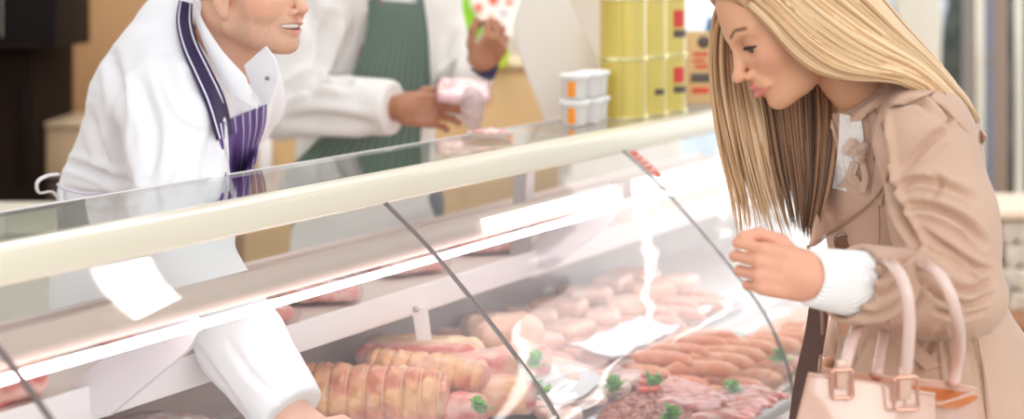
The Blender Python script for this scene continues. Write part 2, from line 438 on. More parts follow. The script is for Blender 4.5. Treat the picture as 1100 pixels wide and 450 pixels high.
# inner shelf
extrude('inner_shelf', [(-.56,.962),(-.206,.962),(-.206,.970),(-.56,.970)], T0, T1, M['back_brown'], counter)
extrude('shelf_price_rail', [(-.206,.922),(-.200,.922),(-.197,.93),(-.199,.974),(-.206,.974)], T0, T1, M['white_plastic'], counter)
extrude('inner_back_panel', [(-.575,.745),(-.55,.745),(-.55,1.0),(-.575,1.0)], T0, T1, M['back_brown'], counter)
extrude('under_shelf_riser', [(-.36,.78),(-.35,.78),(-.35,.962),(-.36,.962)], T0, T1, mat('grey_taupe', (.56,.47,.45), .4, noise=(6,(.64,.54,.51),(1,1,1),.3,.7)), counter)
def deck_h(p): return .800-.16*(p+.35)
extrude('deck', [(-.35,.735),(.35,.662),(.35,deck_h(.35)),(-.35,deck_h(-.35))], T0, T1, M['deck'], counter)
for t in (T0+.01, T1-.01):
    pr = [tuple(x) for x in GP]+[(.36,.672),(-.575,.745),(-.575,1.0),(-.235,1.2)]
    extrude('end_glass', pr, t-.004, t+.004, M['glass'], counter)
# red warning label on the glass by the second seam
def on_glass(t, s, off=.006):
    q = np.array([np.interp(s, np.linspace(0, 1, 26), glass_profile(off)[:, i]) for i in (0, 1)]); return L(t, q[0], q[1])
def glass_label(name, t0, t1, s0, s1, m, off=.0056):
    G = np.array([[on_glass(t, s, off) for s in np.linspace(s0, s1, 8)] for t in np.linspace(t0, t1, 3)])
    return shell(name, G, .0006, m, counter, nrmal=(0,-1,0))
glass_label('warning_label', 1.012, 1.048, .012, .135, mat('red_label', (.62,.09,.05), .5))
wl = mat('label_print', (.85,.60,.52), .5)
for s0, s1 in ((.035,.042),(.055,.062),(.075,.082),(.1,.106)): glass_label('label_print', 1.018, 1.040, s0, s1, wl, .0064)

# ================================================================ food
def D(x, y, h): z = (CAMH-h)*F/(y+30.0); return P(x, y, z)
meat_skin = mat('pork_skin', (.80,.50,.32), .38, attr=True, bump=(60,.6,(1,1,1)), noise=(22,(.78,.46,.34),(1,1,1),.48,.75), coat=.25, sss=.15)
meat_red = mat('raw_meat', (.72,.26,.22), .32, attr=True, bump=(70,.5,(1,1,1)), coat=.3, sss=.15)
def sdfobj(name, f, lo, hi, vs, m, parent=None, col=None, disp=None):
    v, q = mesh_sdf(f, lo, hi, vs)
    if disp is not None: n = grad(f, v); v = v+n*disp(v, n)[:, None]
    cols = None if col is None else col(v.astype(np.float32))
    return mesh_obj(name, v, q, m, parent, cols=cols)
def mixc(a, b, w): a = np.asarray(a, float); b = np.asarray(b, float); w = np.clip(w, 0, 1)[:, None]; return a*(1-w)+b*w
STR = mat('butcher_string', (.78,.58,.44), .8)
def rolled_joint(c, ax, ln, r, label, seed, ties=7, grp=None):
    ax = nrm(ax); c = np.asarray(c, float); up = np.array([0,0,1.]); sd = nrm(np.cross(ax, up))
    def prof(s): return r*(1-.10*(s/(ln/2))**2)
    def f(p):
        q = p-c.astype(np.float32); s = q@ax.astype(np.float32)
        d = cap(p, c-ax*(ln/2-r*.75), c+ax*(ln/2-r*.75), r, r*.93)
        d = smax(d, np.abs(s)-ln/2, .02)
        tie = np.exp(-(((s/(ln/ties)+.5) % 1)-.5)**2/.010)
        return d+.0055*tie+.0050*hashn(p, 18, seed)+.0030*hashn(p, 55, seed+3)+.3*np.maximum(0, (c[2]-r*.82)-p[:, 2])
    def col(p):
        q = p-c; s = q@ax; w = hashn(p, 22, seed+1)
        base = mixc((.80,.42,.20), (.60,.17,.08), np.clip(w*1.8+.3, 0, 1))
        end = np.clip((np.abs(s)-ln/2+.012)/.008, 0, 1)
        base = mixc(base, (.78,.30,.26), end)
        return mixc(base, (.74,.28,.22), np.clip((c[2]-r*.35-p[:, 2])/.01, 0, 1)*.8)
    root = thing('rolled_pork_joint', label, 'meat', c-up*r, group=grp)
    e = np.abs(ax)*ln/2+r*1.3
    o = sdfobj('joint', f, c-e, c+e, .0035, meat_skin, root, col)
    for i in range(ties):
        s = (i+.5-ties/2)*ln/ties
        if abs(s) > ln/2-.01: continue
        rr = r*(.925 if abs(s) < ln/2-r*.6 else .87)
        pts = [c+ax*s+rr*(math.cos(a)*sd+math.sin(a)*up) for a in np.linspace(-.35, math.pi+.35, 22)]
        tree = None
        tube('string', pts, .0009, STR, root, seg=6)
    return root
rolled_joint(D(396,424,.820), (1,-.10,-.03), .300, .056, 'largest tied roll of tan-skinned pork at the front left of the display', 3, 9)
rolled_joint(D(458,404,.838)+np.array([0,.02,0]), (.93,-.3,-.03), .25, .038, 'slim tied pork roll lying behind the largest rolled joint', 8, 8)
def meat_blob(name, label, c, r, rot, seed, colA, colB, parent=None, cut=None, vs=.004, amp=.005, m=None, cat='meat', grp=None):
    c = np.asarray(c, float); R = Matrix.Rotation(rot, 3, 'Z'); R = np.array(R)
    def f(p):
        q = (p-c.astype(np.float32))@R.astype(np.float32)
        d = rbox(q, (0,0,0), r, min(r)*.75)
        d = d+amp*hashn(q, 16, seed)+amp*.4*hashn(q, 50, seed+5)
        return d
    def col(p):
        q = (p-c)@R; w = hashn(q, 20, seed+2)*.8+.35
        base = mixc(colA, colB, w)
        if cut is not None:        # one side shows cut lean meat between fat
            s = q@np.asarray(cut, float); lay = .5+.5*np.sin(q[:, 2]*260/1.6+hashn(q, 20, seed)*1.5)
            face = np.clip((s-.55*float(np.abs(np.asarray(cut))@np.asarray(r)))/.008, 0, 1)
            base = mixc(base, mixc((.60,.12,.10), (.86,.54,.46), lay), face)
        return base
    root = None
    e = np.array([max(r[0], r[1])*1.35]*2+[r[2]*1.5])
    o = sdfobj(name, f, c-e, c+e, vs, m or meat_skin, parent, col)
    return tag(o, label, cat, group=grp)
tanA, tanB, pinkA, pinkB, fat, lean = (.80,.45,.24), (.70,.30,.17), (.76,.31,.23), (.82,.48,.38), (.86,.66,.56), (.60,.12,.10)
meat_blob('pork_belly_slab', 'thick slab of pork belly with yellow rind under the price ticket', D(452,384,.838), (.120,.07,.036), -.15, 21, tanA, (.88,.70,.44), cut=(0,-1,0))
meat_blob('pork_joint', 'pale pink boned pork piece between belly slab and glass seam', D(512,402,.820), (.065,.055,.045), .5, 33, pinkA, fat, cut=(0,-1,0))
meat_blob('pork_joint', 'pork knuckle with a red cut end beside the parsley', D(541,424,.800), (.060,.04,.034), .2, 35, tanA, pinkA, cut=(1,-.2,0))
meat_blob('pork_joint', 'pork piece with red lean face low in front of the tied roll', D(500,440,.795), (.040,.04,.03), -.3, 37, pinkA, lean, cut=(0,-1,0))
meat_blob('pork_joint', 'pale fatty pork piece lying furthest behind the parsley', D(553,391,.812), (.07,.05,.036), .9, 39, pinkB, fat, cut=(.5,-1,0))
meat_blob('pork_shoulder', 'blurred brown pork shoulder behind the pane seam', D(540,362,.835), (.08,.06,.045), .4, 43, (.74,.45,.34), (.82,.58,.46))
# ribs close to the camera, at the left end
meat_blob('beef_rib_joint', 'large blurred red and tan rib joint at the near end of the counter', L(-1.16,.11,.885), (.13,.115,.10), .4, 51, (.80,.48,.30), (.66,.16,.10), cut=(0,-1,0), amp=.01)
meat_blob('beef_rib_joint', 'smaller blurred rib joint in front of the large one at the near end', L(-1.05,.20,.82), (.07,.06,.055), 1.0, 54, (.84,.56,.42), (.72,.25,.16), cut=(0,-1,0), amp=.008)
# trays on the deck
tray_m = mat('tray_steel', (.78,.76,.75), .25, metal=.7)
def tray(label, t0, t1, p0, p1, parent=None, h=.012):
    root = thing('meat_tray', label, 'tray', L((t0+t1)/2, (p0+p1)/2, deck_h((p0+p1)/2)), group='steel trays on the counter deck')
    def pt(t, p, dz): return L(t, p, deck_h(p)+dz)
    bm = bmesh.new()
    o = [(t0,p0),(t1,p0),(t1,p1),(t0,p1)]; i = [(t0+.012,p0+.012),(t1-.012,p0+.012),(t1-.012,p1-.012),(t0+.012,p1-.012)]
    a = [bm.verts.new(pt(*q, .002)) for q in i]; b = [bm.verts.new(pt(*q, h+.004)) for q in i]; c = [bm.verts.new(pt(*q, h+.004)) for q in o]; d = [bm.verts.new(pt(*q, h+.002)) for q in o]
    bm.faces.new(a)
    for k in range(4):
        j = (k+1) % 4
        bm.faces.new((a[k],a[j],b[j],b[k])); bm.faces.new((b[k],b[j],c[j],c[k])); bm.faces.new((c[k],c[j],d[j],d[k]))
    from_bm('tray_body', bm, tray_m, root); return root
tray('shallow steel tray under the tied pork joints', -.28, .62, -.30, .10)
tray('steel tray holding the pork strips behind the near pane seam', .02, .42, .115, .335)
tray('steel tray holding the diced brown meat', .46, .80, .13, .335)
tray('steel tray holding the orange sausages', .84, 1.30, .04, .335)
tray('steel tray of pale cuts along the back of the deck', .68, 1.75, -.31, .02)
tray('steel tray at the far end of the deck', 1.34, 1.9, .06, .33)
# sausages
saus_m = mat('sausage_skin', (.80,.36,.20), .3, attr=True, coat=.35, sss=.15, bump=(90,.25,(1,1,1)))
def sausage_mesh(k, colA, colB, ln=.14, r=.0165, bend=.02):
    pts = [np.array([s*ln/2, bend*(1-s*s), 0]) for s in np.linspace(-1, 1, 9)]
    def f(p):
        return chain(p, pts, [r*.55, r*.93, r, r, r, r, r, r*.92, r*.5], .004)+.0012*hashn(p, 45, k)
    v, q = mesh_sdf(f, (-ln*.62,-.03,-.03), (ln*.62,.05,.03), .003)
    me = mesh_obj('sausage', v, q, saus_m, None, cols=mixc(colA, colB, hashn(v.astype(np.float32), 30, k)*.8+.4))
    return me
sa = [sausage_mesh(1, (.78,.28,.12), (.86,.44,.26)), sausage_mesh(2, (.76,.26,.12), (.82,.38,.22), .13), sausage_mesh(3, (.80,.38,.30), (.86,.52,.44), .14)]
def place_sausage(i, t, p, dz, rot, label, grp):
    s = sa[i]
    if s.get('category'): s = s.copy(); C.objects.link(s)
    else: pass
    s.location = tuple(L(t, p, deck_h(p)+.021+dz)); s.rotation_euler = (0, 0, rot); tag(s, label, 'sausage', grp)
saus_rng = random.Random(4)
sgrp = 'orange sausages in the steel tray'
rows = []
for r_ in range(5):
    for c_ in range(3):
        rows.append((.895+.088*r_, .085+.085*c_, 0, r_, c_))
for r_ in range(4):
    for c_ in range(2): rows.append((.93+.09*r_, .12+.09*c_, .03, r_, c_+3))
for k, (t, p, dz, r_, c_) in enumerate(rows):
    place_sausage(k % 2 if r_ < 4 else 2, t+saus_rng.uniform(-.01,.01), p, dz, CROT-math.pi/2+saus_rng.uniform(-.25,.25)+.25, 'orange-pink raw sausage in the heaped sausage tray', sgrp)
pk = 'pale pink sausages along the back of the deck'
for k in range(14):
    place_sausage(2, .74+.07*k, -.05-.04*(k % 2), .0, CROT-math.pi/2+saus_rng.uniform(-.2,.2), 'pale pink sausage in the row along the back of the deck', pk)
for k in range(8):
    place_sausage(k % 2, 1.40+.06*k, .20, .0, CROT-math.pi/2+saus_rng.uniform(-.2,.2), 'sausage on the tray at the far end of the deck', 'sausages at the far end')
# mince, diced meat
def heap(name, label, t0, t1, p0, p1, hh, seed, m, colA, colB, freq, amp, cat, vs=.004, kind='stuff'):
    c = L((t0+t1)/2, (p0+p1)/2, deck_h((p0+p1)/2)+.016)
    R = np.array([[SA, CA, 0],[CA, -SA, 0],[0,0,1]])
    def f(p):
        q = (p-c.astype(np.float32)); lq = np.stack([q[:, 0]*SA+q[:, 1]*CA, q[:, 0]*CA-q[:, 1]*SA, q[:, 2]+.16*(q[:, 0]*CA-q[:, 1]*SA)], 1).astype(np.float32)
        d = ell(lq, (0,0,0), ((t1-t0)/2, (p1-p0)/2, hh)); d = smax(d, -lq[:, 2]-.012, .004)
        return d+amp*hashn(lq, freq, seed)+amp*.4*hashn(lq, freq*2.3, seed+4)
    e = np.array([max(t1-t0, p1-p0)*.62]*2+[hh*1.6])
    return tag(sdfobj(name, f, c-e, c+e, vs, m, None, lambda p: mixc(colA, colB, hashn(p, freq*.8, seed+1)*1.4+.5)), label, cat, kind=kind)
heap('diced_meat', 'heap of brown-red diced meat topped with herbs and tomato', .47, .79, .14, .33, .045, 61, meat_red, (.30,.07,.045), (.52,.20,.13), 62, .007, 'diced meat', .0033)
heap('minced_pork', 'mound of pale pink minced pork in front of the sausages', .80, .90, .06, .33, .030, 62, meat_red, (.80,.34,.30), (.88,.52,.46), 90, .004, 'mince')
heap('minced_pork', 'mound of pale mince furthest back in the middle of the deck', .60, .84, -.18, .10, .030, 63, meat_red, (.84,.54,.46), (.90,.68,.60), 70, .004, 'mince')
strip_rng = random.Random(9)
grp = 'pork strips by the bag'
def strip(c, ln, rot, seed, label, g, colA=(.66,.24,.22), colB=(.86,.56,.52), tilt=0):
    pts = [np.array([s*ln/2, .012*math.sin(s*3+seed), .006*math.cos(s*4+seed)+tilt*s*.02]) for s in np.linspace(-1, 1, 7)]
    def f(p):
        return chain(p*np.array([1,1,1.5],np.float32), pts, [.010,.015,.017,.016,.018,.015,.009], .006)*.75+.002*hashn(p, 40, seed)
    v, q = mesh_sdf(f, (-ln*.65,-.045,-.035), (ln*.65,.045,.035), .0035)
    o = mesh_obj('pork_strip', v, q, meat_red, None, cols=mixc(colA, colB, np.sin(v[:, 1]*300+seed)+.3))
    o.location = tuple(c); o.rotation_euler = (0, 0, rot); return tag(o, label, 'meat strip', g)
for k in range(11):
    t = .80+.028*(k % 6)-.01*(k//6); p = .255+.04*(k//6)
    strip(L(.66+.034*(k % 8), .335-.06*(k//8), deck_h(.3)+.040+.018*(k//8)), .13, CROT-1.2+strip_rng.uniform(-.25,.25), k, 'long pink-red pork strip heaped beside the glass and handbag', grp)
for k in range(9):
    strip(L(.06+.04*k, .20+.03*(k % 2), deck_h(.2)+.030), .13, CROT-1.3+strip_rng.uniform(-.3,.3), 20+k, 'thin pork strip in the tray next to the near pane seam', 'pork strips by the near seam', (.66,.26,.24), (.86,.60,.54))
# pale cuts scattered through the middle of the deck
cut_rng = random.Random(12)
labs = ['pale pork chop', 'pink pork steak', 'cream-coloured chicken piece', 'pinkish fatty chop', 'tan chicken thigh', 'pale fillet']
for k in range(16):
    t, p = .56+.16*(k//2)+cut_rng.uniform(-.03,.03), (-.25 if k % 2 else -.14)+cut_rng.uniform(-.02,.02)
    meat_blob('pork_cut', 'pale pink raw cut among the rows at the back of the deck', L(t, p, deck_h(p)+.034), (.062,.042,.022), cut_rng.uniform(0, 3), 100+k, pinkB, [(.88,.50,.36),fat,(.90,.70,.60)][k % 3], vs=.006, amp=.004, grp='pale cuts at the back of the deck')
for k in range(9):
    t, p = .50+.11*(k % 5), .02+.06*(k//5)
    meat_blob('sliced_meat', 'thin pale slice of meat on the middle of the deck', L(t, p, deck_h(p)+.024), (.05,.038,.010), cut_rng.uniform(0, 3), 130+k, (.90,.72,.66), (.86,.55,.50), vs=.005, amp=.003, grp='pale slices in the middle of the deck')
# white paper sheets between the trays
paper = mat('white_paper', (.74,.74,.76), .6)
def sheet_paper(label, t0, t1, p0, p1, dz, seed, m=paper, wav=.006):
    G = np.array([[L(t, p, deck_h(p)+dz+wav*math.sin(t*37+seed)*math.cos(p*29+seed*2)+wav*.6*math.sin(p*70+t*50)) for p in np.linspace(p0, p1, 16)] for t in np.linspace(t0, t1, 18)])
    return tag(shell('paper_sheet', G, .0008, m, None, nrmal=(0,0,1)), label, 'paper')
sheet_paper('crumpled white paper sheet lying on the middle of the deck', .50, .74, -.02, .10, .045, 1)
sheet_paper('bluish-white wrapping sheet beside the near pane seam', .30, .42, .20, .29, .055, 2, mat('blue_paper', (.55,.68,.74), .6), .010)
sheet_paper('white paper sheet between the sausages and the rear cuts', .82, 1.2, -.04, .06, .06, 3)
# parsley garnish
leaf_m = mat('parsley_green', (.16,.42,.06), .45, noise=(30,(.30,.60,.12),(1,1,1),.3,.7))
def parsley(c, r, seed, label, n=26):
    g = random.Random(seed); root = None; V, Fc = [], []
    for k in range(n):
        a, e = g.uniform(0, 6.28), g.uniform(.1, 1.3); d = np.array([math.cos(a)*math.cos(e), math.sin(a)*math.cos(e), math.sin(e)])
        b = np.asarray(c)+d*r*g.uniform(.3, 1); u = nrm(np.cross(d, (0,0,1.)+np.array([.1,g.uniform(-.5,.5),0]))); w = nrm(d+u*g.uniform(-.3,.3)); s = r*g.uniform(.22,.38)
        o = len(V); nrmv = np.cross(u, w)
        ring = []
        for i in range(10):
            th = i/10*6.28; rr = s*(1+.35*math.cos(3*th))*(.75 if i % 2 else 1.1)
            ring.append(b+u*math.cos(th)*rr+w*math.sin(th)*rr+nrmv*.15*s*math.cos(2*th))
        V += [b+nrmv*s*.15]+ring+[b-nrmv*s*.05]
        for i in range(10): Fc += [(o, o+1+i, o+1+(i+1) % 10), (o+11, o+1+(i+1) % 10, o+1+i)]
    for k in range(5):
        d = np.array([g.uniform(-1,1), g.uniform(-1,1), .2])*r*.6; v, f = tube_mesh([np.asarray(c)-[0,0,r*.2], np.asarray(c)+d], .0012, 5)
        o = len(V); V += list(v); Fc += [tuple(i+o for i in q) for q in clean(f)]
    return tag(mesh_obj('parsley_sprig', np.array(V), Fc, leaf_m, None), label, 'parsley')
parsley(D(572,393,.825), .030, 1, 'green parsley sprig behind the red cut knuckle')
parsley(D(573,424,.80), .032, 2, 'large green parsley sprig against the pane seam')
parsley(D(516,441,.83), .026, 3, 'small green parsley sprig in front of the pork joints')
parsley(L(.71,.19,deck_h(.19)+.062), .028, 4, 'green herb sprig on the diced meat nearest the sausages')
parsley(L(.62,.15,deck_h(.15)+.058), .03, 5, 'green herb sprig on the back of the diced meat')
parsley(L(.545,.30,deck_h(.3)+.058), .026, 6, 'dark green herb sprig at the near edge of the diced meat')
parsley(L(.845,.31,deck_h(.3)+.05), .026, 8, 'green herb sprig between diced meat and pork strips')
parsley(L(1.17,.30,deck_h(.3)+.05), .03, 9, 'green herb sprig beyond the sausages by the glass')
tom_m = mat('tomato_red', (.75,.10,.04), .25, coat=.4)
tg = random.Random(5)
for k in range(8):
    t, p = .66+.018*k+tg.uniform(-.01,.01), .17+tg.uniform(-.02,.04)
    f = lambda q: ell(q, (0,0,0), (.012,.008,.007))+.0008*hashn(q, 60, k)
    o = sdfobj('tomato_piece', f, (-.016,)*3, (.016,)*3, .0025, tom_m); o.location = tuple(L(t, p, deck_h(p)+.062)); o.rotation_euler = (0, 0, k)
    tag(o, 'red tomato piece scattered over the diced meat', 'tomato', group='tomato pieces on the diced meat')
# price ticket on a clip
tk = thing('price_ticket', 'white clip-on price ticket standing over the pork belly', 'ticket', D(452,340,.93))
b_ = D(452,366,.885)
tz = b_[1]-.01
G = np.array([[P(x, y, tz+.012*w) for x in (442+6*w-w*0, 447+6*w, 453+5*w, 459+5*w)] for w, y in [(0,329),(.3,340),(.6,352),(1,366)]]); shell('ticket_card', G, .002, M['white_plastic'], tk, nrmal=(0,-1,0))
v, f = tube_mesh([P(447,332,tz-.004), P(447,332,tz+.006)], .006, 14); mesh_obj('clip', v, clean(f), M['steel'], tk)
# packets on the inner shelf
film = glass_mat('cling_film', (.96,.90,.90), 1.1, 1.45, .15, bump=(30,.8,(1,1,1)))
def packet(t, p, rot, seed, label):
    c = L(t, p, .990); root = thing('meat_packet', label, 'packet', L(t, p, .970))
    R = np.array(Matrix.Rotation(rot, 3, 'Z'))
    def f(q):
        l = (q-c.astype(np.float32))@R.astype(np.float32); return rbox(l, (0,0,0), (.075,.055,.014), .012)+.004*hashn(l, 22, seed)
    sdfobj('meat', f, c-.11, c+.11, .005, meat_red, root, lambda q: mixc((.78,.36,.30), (.90,.70,.64), hashn(q, 30, seed)+.3))
    def g(q):
        l = (q-c.astype(np.float32))@R.astype(np.float32); return rbox(l, (0,0,.004), (.085,.065,.024), .018)+.0025*hashn(l, 35, seed+1)
    sdfobj('film', g, c-.12, c+.12, .005, film, root)
packet(.02,-.29, .5, 1, 'film-wrapped pink meat packet on the inner shelf under the light strip')
packet(-.20,-.33, .9, 2, 'film-wrapped meat packet on the inner shelf just behind the sleeve')
packet(.26,-.30, .2, 3, 'film-wrapped meat packet on the inner shelf nearest the pane seam')
packet(.62,-.32, .7, 4, 'wrapped meat packet on the inner shelf beyond the pane seam')
packet(.95,-.30, .3, 5, 'wrapped meat packet on the inner shelf midway along the second pane')
packet(1.35,-.31, .3, 6, 'furthest wrapped meat packet on the inner shelf')
meat_blob('beef_rib_joint', 'red and brown beef piece with cream fat on the inner shelf at the lower left', L(-.62,-.26,1.016), (.062,.048,.046), CROT-.3, 58, (.72,.34,.20), (.62,.08,.05), cut=(0,-1,0), amp=.008)
box_b = thing('film_dispenser', 'frosted plastic bag of trimmings under the inner shelf behind the sleeve', 'bag', L(-.30,-.28,.81))
c_ = L(-.30,-.24,.835)
sdfobj('bag_body', lambda q: ell(q, c_, (.13,.10,.045))+.008*hashn(q, 20, 5), c_-.17, c_+.17, .005, mat('frosted_bag', (.78,.70,.68), .3, noise=(25,(.70,.50,.48),(1,1,1),.4,.6)), box_b)
box_b.name = 'plastic_bag'
# ================================================================ things standing on the counter top
top_h = 1.247
jar_clear = mat('clear_tub_plastic', (.92,.90,.88), .15, alpha=.55, coat=.3)
lid_m = mat('white_lid', (.92,.91,.90), .3)
fill_m = mat('pale_salad', (.86,.74,.66), .5, noise=(40,(.9,.85,.8),(1,1,1),.4,.6))
org = mat('orange_label', (.95,.32,.03), .4); org2 = mat('orange_red_label', (.85,.18,.03), .4)
def arc_label(name, c, r, a0, a1, z0, z1, m, parent, th=.0008):
    G = np.array([[np.array([c[0]+r*math.cos(a), c[1]+r*math.sin(a), c[2]+z]) for z in np.linspace(z0, z1, 4)] for a in np.linspace(a0, a1, 10)])
    V = G.reshape(-1, 3); n = V-np.array(c); n[:, 2] = 0; n /= np.linalg.norm(n, axis=1)[:, None]
    bm = bmesh.new(); A = [bm.verts.new(x) for x in V+n*th]; B = [bm.verts.new(x) for x in V-n*th*.5]
    gf = grid_faces(10, 4)
    for q in gf: bm.faces.new([A[i] for i in q]); bm.faces.new([B[i] for i in q[::-1]])
    ring = [i*4 for i in range(10)]+[36+j for j in (1,2,3)]+[i*4+3 for i in range(8,-1,-1)]+[2,1]
    for a, b in zip(ring, ring[1:]+ring[:1]): bm.faces.new((A[a], A[b], B[b], B[a]))
    return from_bm(name, bm, m, parent, smooth=True)
def tub(t, p, z, label, lm, a0, a1):
    c = L(t, p, z); root = thing('food_tub', label, 'tub', c)
    lathe('tub_body', [(0,.0),(.024,.0),(.026,.002),(.030,.046),(.0285,.046),(.0245,.003),(0,.003)], c, jar_clear, root, 28)
    lathe('filling', [(0,.0035),(.0235,.0035),(.0265,.034),(.02,.038),(0,.037)], c, fill_m, root, 24)
    lathe('lid', [(0,.0465),(.030,.0465),(.0335,.047),(.034,.049),(.034,.054),(.032,.0565),(.026,.0555),(0,.0555)], c, lid_m, root, 28)
    arc_label('tub_label', c+np.array([0,0,0]), .0292, a0, a1, .006, .040, lm, root)
    return root
tub(1.055,-.135,top_h,'lower clear tub with orange label, nearest the scale', org, -2.15,-1.55)
tub(1.055,-.135,top_h+.058,'upper clear tub with orange label, nearest the scale', org, -2.15,-1.55)
tub(1.130,-.135,top_h,'lower clear tub with red-orange label, middle stack of three', org2, -2.7,-2.3)
tub(1.130,-.135,top_h+.058,'upper clear tub of the middle of the three tub stacks', lid_m, -2.7,-2.3)
tub(1.200,-.150,top_h,'lower clear tub in the stack next to the yellow tins', lid_m, -2.7,-2.3)
tub(1.200,-.150,top_h+.058,'upper clear tub in the stack next to the yellow tins', lid_m, -2.7,-2.3)
tin_y = mat('yellow_tin', (.66,.52,.10), .3, metal=.15, coat=.5, spec=.6)
tin_r = mat('tin_rim', (.80,.72,.35), .22, metal=.8)
red_m = mat('tin_red_mark', (.66,.05,.04), .4); dk_m = mat('tin_dark_band', (.10,.07,.06), .4); seam_d = mat('tin_seam', (.45,.36,.08), .4)
def tin(t, p, z, label, marks=()):
    c = L(t, p, z); root = thing('food_tin', label, 'tin', c, group=None); r = .0575; h = .138
    lathe('tin_body', [(0,.002),(r-.006,.002),(r-.003,.004),(r-.003,h-.004),(r-.006,h-.002),(0,h-.004)], c, tin_y, root, 48)
    for z0 in (0, h-.005):
        lathe('tin_rim', [(r-.006,z0),(r,z0),(r+.0008,z0+.0025),(r,z0+.005),(r-.006,z0+.005),(r-.006,z0)], c, tin_r, root, 48)
    arc_label('tin_seam', c, r-.0028, -1.66, -1.63, .006, h-.006, seam_d, root)
    for (a0, a1, z0, z1, m) in marks: arc_label('tin_print', c, r-.0026, a0, a1, z0, z1, m, root)
    return root
cols_ = [(1.30,-.125),(1.425,-.125),(1.55,-.125)]
nm = ['nearest the tubs','in the middle of the row','next to the cardboard box']
for k, (t, p) in enumerate(cols_):
    mk = []
    if k >= 1: mk = [(-1.15,-.6,.048,.062,dk_m)]
    if k >= 2: mk = [(-1.2,-.55,.07,.108,red_m),(-1.2,-.3,.046,.062,dk_m)]
    tin(t, p, top_h, f'lower plain yellow tin {nm[k]}' if k == 0 else f'lower yellow tin with dark band, {nm[k]}', mk)
    mk2 = [] if k < 2 else [(-1.2,-.55,.066,.108,red_m),(-1.2,-.3,.042,.060,dk_m)]
    tin(t, p, top_h+.138, f'upper yellow tin, {nm[k]}', mk2)
# kraft box, packets
kraft = mat('kraft_board', (.62,.40,.17), .6, noise=(8,(.68,.46,.22),(1,1,1),.3,.7)); 
kb = thing('cardboard_box', 'brown printed cardboard box beside the yellow tins', 'box', L(1.86,-.10,top_h))
RB = Matrix.Rotation(math.radians(8), 3, 'Z')
bc = L(1.86,-.10,top_h+.0925); bc = P(749, 80, bc[1]); bz = bc[1]
bc[2] = top_h+.0925
box('box_body', bc, (.062*1.0,.07,.185), kraft, kb, RB, .002)
fx = lambda u, h, w, hh, m, nme: box(nme, bc+np.array(RB@Vector((u, -.0355, h))), (w, .0012, hh), m, kb, RB, .0003)
rp = mat('red_print', (.62,.07,.04), .5)
fx(0,.035,.040,.010,rp,'print_row'); fx(-.004,.018,.034,.008,rp,'print_row'); fx(.003,.003,.036,.010,rp,'print_row'); fx(0,-.026,.052,.024,dk_m,'print_band'); fx(0,-.058,.046,.016,rp,'print_row')
v, f = tube_mesh([bc+np.array(RB@Vector((.008,-.0345,.066))), bc+np.array(RB@Vector((.008,-.0365,.066)))], .016, 20); mesh_obj('round_seal', v, clean(f), dk_m, kb)
box('box_side', bc+np.array(RB@Vector((.0318,0,-.01))), (.0012,.068,.16), mat('box_red_side', (.70,.04,.03), .45), kb, RB, .0003)
def wedge(name, label, x, z, w, hgt, m, m2, d=.03):
    c = P(x, 0, z); c[2] = top_h; root = thing(name, label, 'packet', c)
    bm = bmesh.new(); pr = [(-w/2,0),(w/2,0),(w/2,hgt*.62),(w*.18,hgt),(-w*.05,hgt),(-w/2,hgt*.62)]
    a = [bm.verts.new(c+np.array([q[0],-d/2,q[1]])) for q in pr]; b = [bm.verts.new(c+np.array([q[0],d/2,q[1]])) for q in pr]
    bm.faces.new(a); bm.faces.new(b[::-1])
    for i in range(6): bm.faces.new((a[i], a[(i+1) % 6], b[(i+1) % 6], b[i]))
    bmesh.ops.bevel(bm, geom=bm.edges[:], offset=.003, segments=2, affect='EDGES'); from_bm('pouch', bm, m, root, smooth=True)
    box('pouch_band', c+np.array([0,-d/2-.001,hgt*.3]), (w*.9,.001,hgt*.5), m2, root, None, .0003)
wedge('tall_packet', 'blue pointed packet with orange band between box and woman', 762, 5.05, .040, .215, mat('blue_foil', (.02,.16,.42), .35), mat('orange_band', (.85,.42,.06), .4))
wedge('tall_packet', 'dark navy packet with red band next to the hair', 771, 5.15, .034, .17, mat('navy_foil', (.05,.04,.14), .35), mat('red_band', (.5,.04,.05), .4))
# scale display behind the tubs
sc = thing('weighing_scale', 'tall cream back of a weighing scale display behind the tubs', 'scale', L(1.0,-.29,1.2))
zs = 4.42
def prism(name, pix, z, th, m, parent, bev=.004):
    bm = bmesh.new(); a = [bm.verts.new(P(x, y, z)) for x, y in pix]; b = [bm.verts.new(P(x, y, z)+np.array([0, th, 0])) for x, y in pix]
    n = len(pix); bm.faces.new(a); bm.faces.new(b[::-1])
    for i in range(n): bm.faces.new((a[i], a[(i+1) % n], b[(i+1) % n], b[i]))
    bmesh.ops.recalc_face_normals(bm, faces=bm.faces)
    if bev: bmesh.ops.bevel(bm, geom=bm.edges[:], offset=bev, segments=3, affect='EDGES')
    return from_bm(name, bm, m, parent, smooth=True)
sc_m = mat('scale_cream', (.80,.75,.67), .45)
prism('display_housing', [(586,133),(640,127),(646,96),(640,60),(604,-14),(580,-30),(560,0),(551,28),(560,66)], zs, .05, sc_m, sc)
prism('scale_foot', [(596,142),(640,138),(638,122),(596,128)], zs-.01, .12, sc_m, sc)
sc.location = tuple(P(615,142,zs)); 
for ch in sc.children: ch.matrix_parent_inverse = Matrix.Translation(sc.location).inverted()

